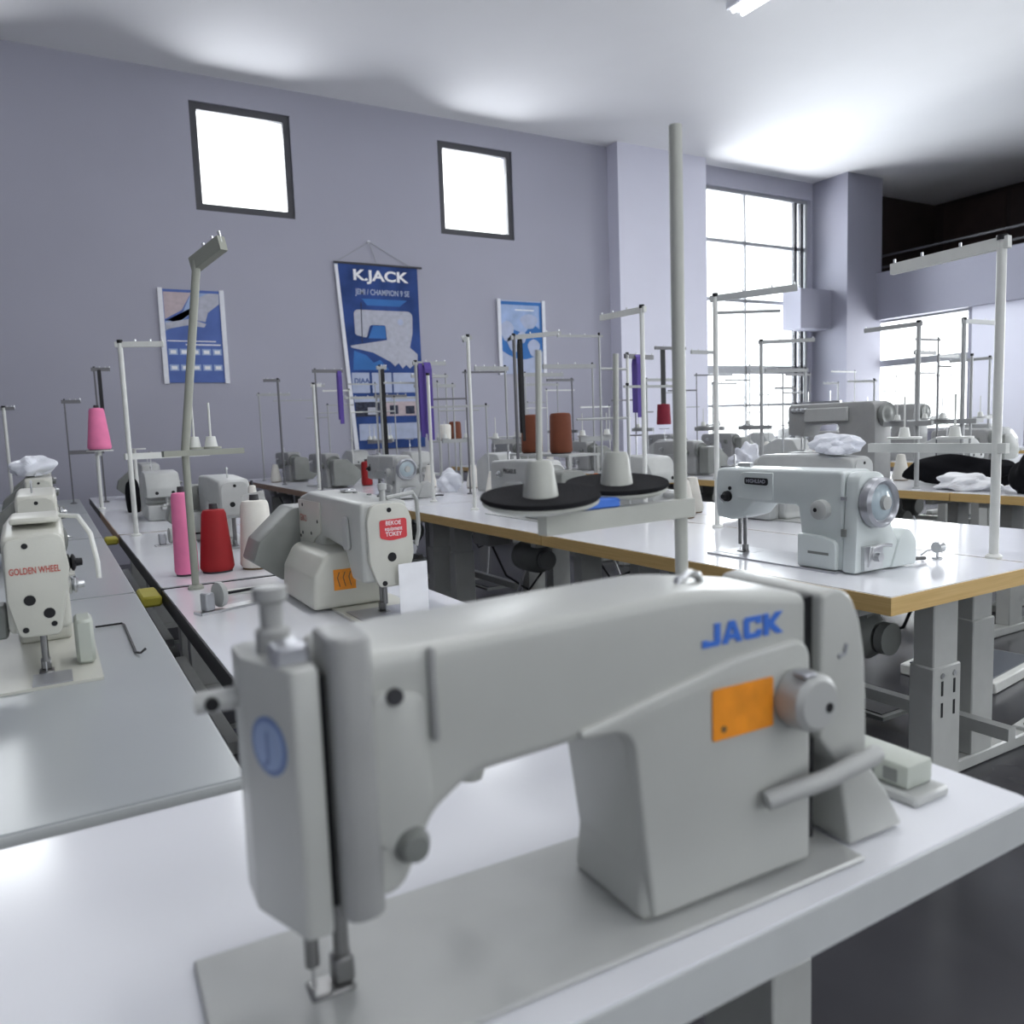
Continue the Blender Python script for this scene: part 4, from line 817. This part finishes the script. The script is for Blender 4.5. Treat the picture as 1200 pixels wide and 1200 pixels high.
for x, y, top, arm, m, r in ((4.15, 3.80, 1.687, (0.28, -0.2), 'pole_grey', 0.012), (4.15, 2.69, 1.665, (-0.02, 0.32), 'pole_grey', 0.012), (4.60, 2.706, 1.697, (0.30, 0.0), 'pole_grey', 0.013), (4.12, 4.198, 1.659, (-0.22, 0.0), 'pole_grey', 0.010),
                             (4.6, 6.937, 1.61, (-0.5, 0), 'pole_grey', 0.006), (4.62, 6.70, 1.64, (-0.3, 0), 'pole_dark', 0.008), (4.5, 5.4, 1.55, (0.35, 0), 'pole_grey', 0.007)):
    S(x, y, top, arm, m, r, nth(EL, y, (3.80, 2.69, 2.706, 4.198, 6.937, 6.70, 5.4)), group='stands past the second aisle', tray=(1.12, -0.02, -0.1, 0.0, 0.2), discs=((0.0, 0.12, 1.135, 0.04, 'x'),))
WL = 'grey stand seen against the bright windows'
for x, y, top, arm, m, r in ((4.76, 3.10, 1.56, (0.2, 0), 'pole_grey', 0.007), (4.76, 3.95, 1.52, (-0.3, 0.1), 'pole_grey', 0.008), (4.76, 2.75, 1.50, None, 'pole_grey', 0.008), (6.93, 4.3, 1.68, (0.3, 0), 'pole_grey', 0.010), (6.93, 5.7, 1.62, (-0.35, 0), 'pole_dark', 0.010),
                             (7.06, 4.6, 1.55, (0.3, 0), 'pole_grey', 0.009), (6.93, 7.1, 1.62, (0.4, 0), 'pole_grey', 0.010), (9.33, 5.8, 1.62, (0.3, 0), 'pole_grey', 0.011), (9.33, 7.2, 1.62, (-0.3, 0), 'pole_grey', 0.011), (7.06, 6.0, 1.5, (-0.3, 0), 'pole_dark', 0.010), (6.93, 3.85, 1.62, (0.0, 0.35), 'pole_grey', 0.010)):
    S(x, y, top, arm, m, r, nth(WL, y, (3.10, 3.95, 2.75, 4.3, 5.7, 4.6, 7.1, 5.8, 7.2, 6.0, 3.85)), group='stands against the windows', tray=(1.12, -0.1, 0, 0.12, 0), discs=((0.1, 0, 1.135, 0.04, 'x'),))

# thin wire-armed stands that fill the background rows
rw = random.Random(21)
for X, ys, base in ((2.36, (2.97, 3.18, 4.36, 4.62, 5.05, 5.85, 6.25, 6.9, 7.55, 7.95), 'thin wire stand between the aisle tables and their back row'),
                    (4.70, (2.92, 3.35, 4.1, 4.42, 5.0, 5.8, 6.2, 7.3, 7.7), 'thin wire stand between the rows past the second aisle'),
                    (6.99, (4.75, 5.2, 6.3, 6.65, 7.65), 'thin wire stand between the rows by the tall windows')):
    for y in ys:
        top = rw.uniform(1.30, 1.62); L_ = rw.uniform(0.18, 0.42)*rw.choice((-1, 1))
        S(X, y, top, (L_, rw.uniform(-0.05, 0.05)), rw.choice(('pole_grey', 'pole_grey', 'pole_dark', 'pole_white')), rw.uniform(0.004, 0.007), nth(base, y, ys), group=base, armw=0.006,
          arm2=(-L_*0.8, 0.02, rw.uniform(0.1, 0.2)))
# ------------------------------------------------------------------ thread cones
def cone(loc, h, r0, r1, m, label, group=None, tilt=0, core=True, bag=False):
    t = thing('thread_cone', label, 'thread cone', loc, 0, group)
    MB().lathe([(0, 0.008), (r0*0.9, 0.006), (r0, 0.016), (r0*0.985, 0.03), (r1*1.03, h-0.02), (r1*0.9, h-0.008), (r1*0.4, h-0.005), (0, h-0.005)], n=28).build('thread', m, t)
    MB().lathe([(0, 0), (r0*0.88, 0), (r0*0.86, 0.008), (0, 0.009)], n=20).build('base_rim', 'box_brown' if m == 'thread_white' else 'dark_rubber', t)
    if core: MB().lathe([(0, h-0.006), (r1*0.38, h-0.006), (r1*0.34, h+0.012), (0, h+0.012)], n=14).build('core', 'dark_rubber', t)
    if bag: MB().lathe([(r0*1.04, 0.12*h), (r0*1.02, 0.5*h), (r1*1.1, h*0.98), (r1*0.7, h*1.05), (0.006, h*1.08)], n=14).build('plastic_wrap', 'bag', t)
    return t
cone((0.345, 2.640, T), 0.265, 0.036, 0.030, 'thread_pink', 'slim pink thread cone beside the red cone')
cone((0.436, 2.640, T), 0.205, 0.052, 0.036, 'thread_red', 'deep red thread cone between a pink and a white cone')
cone((0.560, 2.625, T), 0.225, 0.056, 0.042, 'thread_white', 'large white thread cone next to the red cone')
cone((0.64, 3.02, T), 0.25, 0.03, 0.014, 'thread_white', 'narrow white cone behind the large white cone')
cone((0.282, 5.57, 1.1352), 0.265, 0.068, 0.042, 'thread_pink', 'tall pink cone on a tray near the grey wall')
cone((2.20, 6.12, T), 0.20, 0.045, 0.040, 'thread_red', 'red cone standing on the aisle tables beside the rounded pale machine')
# brown cones on a low shelf behind the lettered grey machine
def shelf(loc, L, D, z, label):   # four-legged rack
    t = thing('cone_shelf', label, 'shelf', (loc[0], loc[1], T), 0)
    h = z-T
    MB().box(-D/2, D/2, -L/2, L/2, h-0.012, h).build('shelf_board', 'enamel_pale', t, 0)
    for sx in (-1, 1):
        for sy in (-1, 1): MB().box(sx*(D/2-0.012)-0.008, sx*(D/2-0.012)+0.008, sy*(L/2-0.012)-0.008, sy*(L/2-0.012)+0.008, 0, h-0.012).build('leg', 'enamel_pale', t, 0)
shelf((2.42, 3.72), 0.62, 0.20, 1.03, 'low pale shelf carrying the brown cones')
for i, (x, y) in enumerate(((2.40, 3.60), (2.40, 3.90))):
    cone((x, y, 1.03), 0.225, 0.062, 0.056, 'thread_brown', ['brown thread cone with a clear wrap on the low shelf', 'bare brown thread cone on the low shelf'][i], core=False)
shelf((2.69, 5.57), 0.20, 0.28, 1.10, 'low pale shelf with a brown and a cream cone near the banner')
cone((2.75, 5.6, 1.10), 0.15, 0.05, 0.045, 'thread_brown', 'small brown cone on the low shelf near the banner', core=False)
cone((2.64, 5.55, 1.10), 0.13, 0.045, 0.045, 'thread_white', 'cream cone beside the small brown cone near the banner', core=False)
GWC = 'white cones on the far trays'
def maroon():
    t = thing('thread_cone', 'maroon cone hanging by a black strap beside the thick grey post', 'thread cone', (4.28, 4.93, 1.16))
    MB().lathe([(0, 0), (0.055, 0), (0.058, 0.01), (0.05, 0.16), (0, 0.165)], n=20).build('thread', 'thread_maroon', t)
    MB().strip([(0, 0, 0.16), (0.0, 0.0, 0.60)], (0.05, 0, 0)).build('strap', 'black_plastic', t, 0)
maroon()
stand((4.50, 4.93), 1.768, (-0.30, 0), 'stand whose arm carries the maroon cone on a strap', m='pole_dark', r=0.007)
def bottle(loc):
    t = thing('oil_bottle', 'small oil bottle with an orange cap behind the black pads', 'bottle', loc)
    MB().lathe([(0, 0), (0.030, 0), (0.033, 0.01), (0.030, 0.07), (0.018, 0.10), (0.018, 0.105), (0, 0.105)], n=18).build('bottle_body', 'pole_white', t)
    MB().lathe([(0, 0.105), (0.020, 0.105), (0.020, 0.135), (0.015, 0.165), (0.006, 0.17), (0, 0.17)], n=16).build('cap', 'orange_plastic', t)
bottle((2.43, 3.33, T))
# small white cones that stand on trays and tables in the far rows
wc = cone((2.62, 5.08, T), 0.17, 0.05, 0.025, 'thread_white', 'white cone standing on the back row behind the aisle', 'white cones on the back row behind the aisle', core=False)
CONES = ((2.30, 4.2, T), (1.80, 7.45, T), (2.1, 7.0, T), (4.58, 4.70, T), (4.62, 3.1, T), (4.55, 5.9, T), (6.85, 5.2, T), (6.85, 6.2, T), (7.4, 5.9, T), (2.55, 2.75, T), (2.75, 2.6, T), (2.38, 2.62, T), (9.29, 6.3, T), (2.45, 5.45, T), (4.65, 7.2, T), (0.5, 5.35, T))
def cone_row(x): return 'the aisle tables' if 1.6 < x < 2.29 else 'the back row behind the aisle' if 2.29 < x < 3 else 'the first row past the second aisle' if 4 < x < 5 else 'the rows by the tall windows' if x > 6 else 'the cone row'
def cone_label(x, y): return nth('white cone standing on '+cone_row(x), y, [q[1] for q in CONES+((2.62, 5.08, T),) if cone_row(q[0]) == cone_row(x)])
wc['label'] = cone_label(2.62, 5.08)
for x, y, z in CONES:
    dup(wc, (x, y, z), 0, cone_label(x, y), 'white cones on '+cone_row(x))

# ------------------------------------------------------------------ cloths, bags, tapes, small things
def lump(name, label, cat, loc, size, m, seed, amp=0.30, sub=4):
    rnd = random.Random(seed); bm = bmesh.new(); bmesh.ops.create_icosphere(bm, subdivisions=sub, radius=1.0)
    waves = [(Vector((rnd.uniform(-1, 1), rnd.uniform(-1, 1), rnd.uniform(-1, 1))).normalized()*rnd.uniform(2, 11), rnd.uniform(0, 6)) for _ in range(9)]
    for v in bm.verts:
        d = sum(math.sin(k.dot(v.co)+p) for k, p in waves)/9
        c = v.co*(1+amp*2*d)
        v.co = Vector((c.x*size[0], c.y*size[1], max(c.z, -0.72)*size[2]+0.72*size[2]))
    me = bpy.data.meshes.new(name); bm.to_mesh(me); bm.free(); me.materials.append(MATS[m]); me.shade_smooth(); me.set_sharp_from_angle(angle=R(16))
    o = put(name, me); o.location = loc; return tag(o, label, cat)
lump('plastic_bag', 'crumpled white plastic bag on top of a cream machine by the wall', 'bag', (-0.075, 4.56, T+0.2725), (0.10, 0.10, 0.055), 'bag', 3)
lump('plastic_bag', 'crumpled white plastic bag on the machine behind the cool white machine', 'bag', (2.63, 2.04, T+0.272), (0.06, 0.10, 0.045), 'bag', 5)
lump('plastic_bag', 'small knotted plastic bag beside the rounded pale machine', 'bag', (2.36, 4.92, T), (0.07, 0.07, 0.09), 'bag', 8)
lump('cloth_pile', 'heap of folded white cloth in front of a black cover past the second aisle', 'cloth', (4.21, 2.44, T), (0.10, 0.16, 0.05), 'paper', 11)
lump('black_cover', 'black cloth cover at the end of the yellow-edged table past the second aisle', 'cover', (4.22, 2.12, T), (0.10, 0.08, 0.115), 'cloth_black', 12, 0.2)
lump('black_cover', 'black cloth lying behind the heap of white cloth', 'cover', (4.44, 2.62, T), (0.07, 0.30, 0.10), 'cloth_black', 13, 0.26)
lump('plastic_bag', 'white bag on the high grey cylinder arm machine table', 'bag', (4.15, 3.95, T), (0.09, 0.10, 0.14), 'bag', 15)
lump('black_cover', 'black glove-like cloth hung under the tall pink cone', 'cover', (0.42, 5.25, T), (0.04, 0.05, 0.12), 'cloth_black', 17, 0.12)
lump('black_cover', 'second black cloth standing next to the tall pink cone stand', 'cover', (0.53, 5.22, T), (0.035, 0.05, 0.125), 'cloth_black', 19, 0.12)
def tape(x, y, z, drop, m, label, w_=0.03, gap=0.03, name='hanging_tape'):
    o = MB().strip([(x, y-gap, z-drop), (x, y-gap, z-0.05), (x, y-gap*0.6, z-0.012), (x, y, z), (x, y+gap*0.6, z-0.012), (x, y+gap, z-0.05), (x, y+gap*0.9, z-drop*0.92)], (w_, 0, 0), 0.003).build(name, m, smooth=0)
    return tag(o, label, 'tape')
tape(2.83, 3.465, 1.55, 0.34, 'purple', 'violet tape looped over a dark arm before the pale pier', 0.05, 0.022)
tape(2.235, 4.95, 1.638, 0.52, 'purple', 'violet tape hanging at the right border of the banner', 0.05, 0.035)
tape(2.19, 4.95, 1.638, 0.50, 'purple', 'second violet tape hanging inside the right border of the banner', 0.03, 0.012)
tape(1.93, 5.853, 1.655, 0.40, 'purple', 'violet tape hanging beside the white rail of the banner', 0.03, 0.02)
tape(0.36, 6.35, 1.695, 0.48, 'black_plastic', 'black strap hanging down to the tall pink cone', 0.022, 0.03)
tape(2.02, 5.2, 1.62, 0.72, 'black_plastic', 'long black strap hanging in front of the banner', 0.022, 0.012)
tape(2.24, 3.73, 1.655, 0.55, 'black_plastic', 'black strap twisted down the stand before the cloud poster', 0.018, 0.014)
def small_stand(loc, z):                       # narrow pole that carries the strap before the banner
    return stand((loc[0], loc[1]), z, (0.05, 0), 'slim pole with a black strap before the banner', m='pole_grey', r=0.007)
small_stand((2.00, 5.2), 1.625)
# blue clip on the pad bracket
cl = MB().prism(rpoly([(-0.03, -0.012, 0.005), (0.03, -0.008, 0.005), (0.026, 0.012, 0.008), (-0.018, 0.012, 0.008)], 3), 0, 0.012, 'z').build('blue_clip', 'blue_ink', bevel=0.002, bseg=1)
cl.scale = (1.5, 1.5, 1.2); cl.location = (0.668, 0.925, 1.0605); tag(cl, 'small blue clip on the bracket between the black pads', 'clip')
# bobbin winder with white wheels on the cone table
def wheel_winder(loc, rz, label):
    t = thing('bobbin_winder', label, 'bobbin winder', loc, rz)
    MB().box(-0.06, 0.10, -0.02, 0.02, 0, 0.006).build('base', 'steel', t, 0)
    MB().lathe([(0, -0.006), (0.030, -0.006), (0.032, 0), (0.030, 0.006), (0, 0.006)], (0, 0, 0.040), 'x', 24).build('wheel', 'enamel_pale', t)
    MB().box(-0.045, -0.02, -0.014, 0.014, 0.006, 0.05).build('bracket', 'steel_plate', t, bevel=0.003, bseg=1)
    MB().tube([(0.0, 0, 0.04), (0.12, 0.01, 0.035)], 0.004, 6).build('shaft', 'black_plastic', t)
wheel_winder((0.335, 2.03, T), R(20), 'white wheeled bobbin winder in front of the cream machine motor')
wheel_winder((0.40, 3.45, T), R(5), 'white wheeled bobbin winder before the brown end edge')
def tension_piece(loc):
    t = thing('thread_tension', 'small steel thread tension post on the glossy open-cornered table', 'tension post', loc)
    MB().lathe([(0, 0), (0.014, 0), (0.014, 0.004), (0.004, 0.006), (0.004, 0.045), (0, 0.046)], n=12).build('post', 'steel', t)
    MB().lathe([(0, -0.012), (0.016, -0.012), (0.008, -0.004), (0.008, 0.004), (0.016, 0.012), (0, 0.012)], (0.004, 0, 0.034), 'x', 14).build('discs', 'steel', t)
    MB().tube([(0.0, 0, 0.03), (0.0, 0.03, 0.022), (0.0, 0.05, 0.006)], 0.003, 6).build('wire_guide', 'steel', t)
tension_piece((2.18, 1.345, T))
pl = MB().prism(rpoly([(-0.045, -0.055, 0.004), (0.045, -0.055, 0.004), (0.05, 0.035, 0.004), (-0.03, 0.05, 0.004)], 2), -0.0015, 0.0015, 'x').build('white_plate', 'enamel_pale', smooth=0)
pl.location = (0.63, 2.93, T+0.18); pl.rotation_euler = (0, R(-4), R(90)); tag(pl, 'flat white plate leaning on the grey machine behind the red cone', 'plate')
rest = MB().box(-0.02, 0.02, -0.02, 0.02, 0, 0.002).build('foot', 'enamel_pale', pl, 0); rest.location = (0, 0, -0.18); MB().cyl((0, 0, -0.178), (0, 0, -0.05), 0.006, n=8).build('stem', 'enamel_pale', pl)
# yellow foam strip and dark pipe lying in the gap between the rows
fo = MB().box(-0.026, 0.026, -0.08, 0.08, -0.03, 0.0).build('foam_block', 'yellow_foam', bevel=0.006, bseg=1); fo.location = (0.213, 2.44, T-0.004); tag(fo, 'yellow-green foam block wedged in the gap between the tables', 'foam')
fo2 = MB().box(-0.026, 0.026, -0.05, 0.05, -0.03, 0.0).build('foam_block', 'yellow_foam', bevel=0.006, bseg=1); fo2.location = (0.214, 3.99, T-0.004); tag(fo2, 'yellow-green foam block in the gap beside the third grey table', 'foam')
# low white platforms on the floor of the second aisle
for i, (x, y, lab) in enumerate(((3.55, 2.02, 'white framed dark treadle on the floor in the second aisle'), (3.2, 1.35, 'second dark treadle on the floor beside the glossy table'))):
    t = thing('treadle', lab, 'pedal', (x, y, 0), R(8))
    MB().box(-0.26, 0.26, -0.20, 0.20, 0.0, 0.05).build('frame', 'pole_white', t, bevel=0.006, bseg=1)
    MB().box(-0.23, 0.23, -0.17, 0.17, 0.05, 0.056).build('tread_mat', 'screen', t, 0)
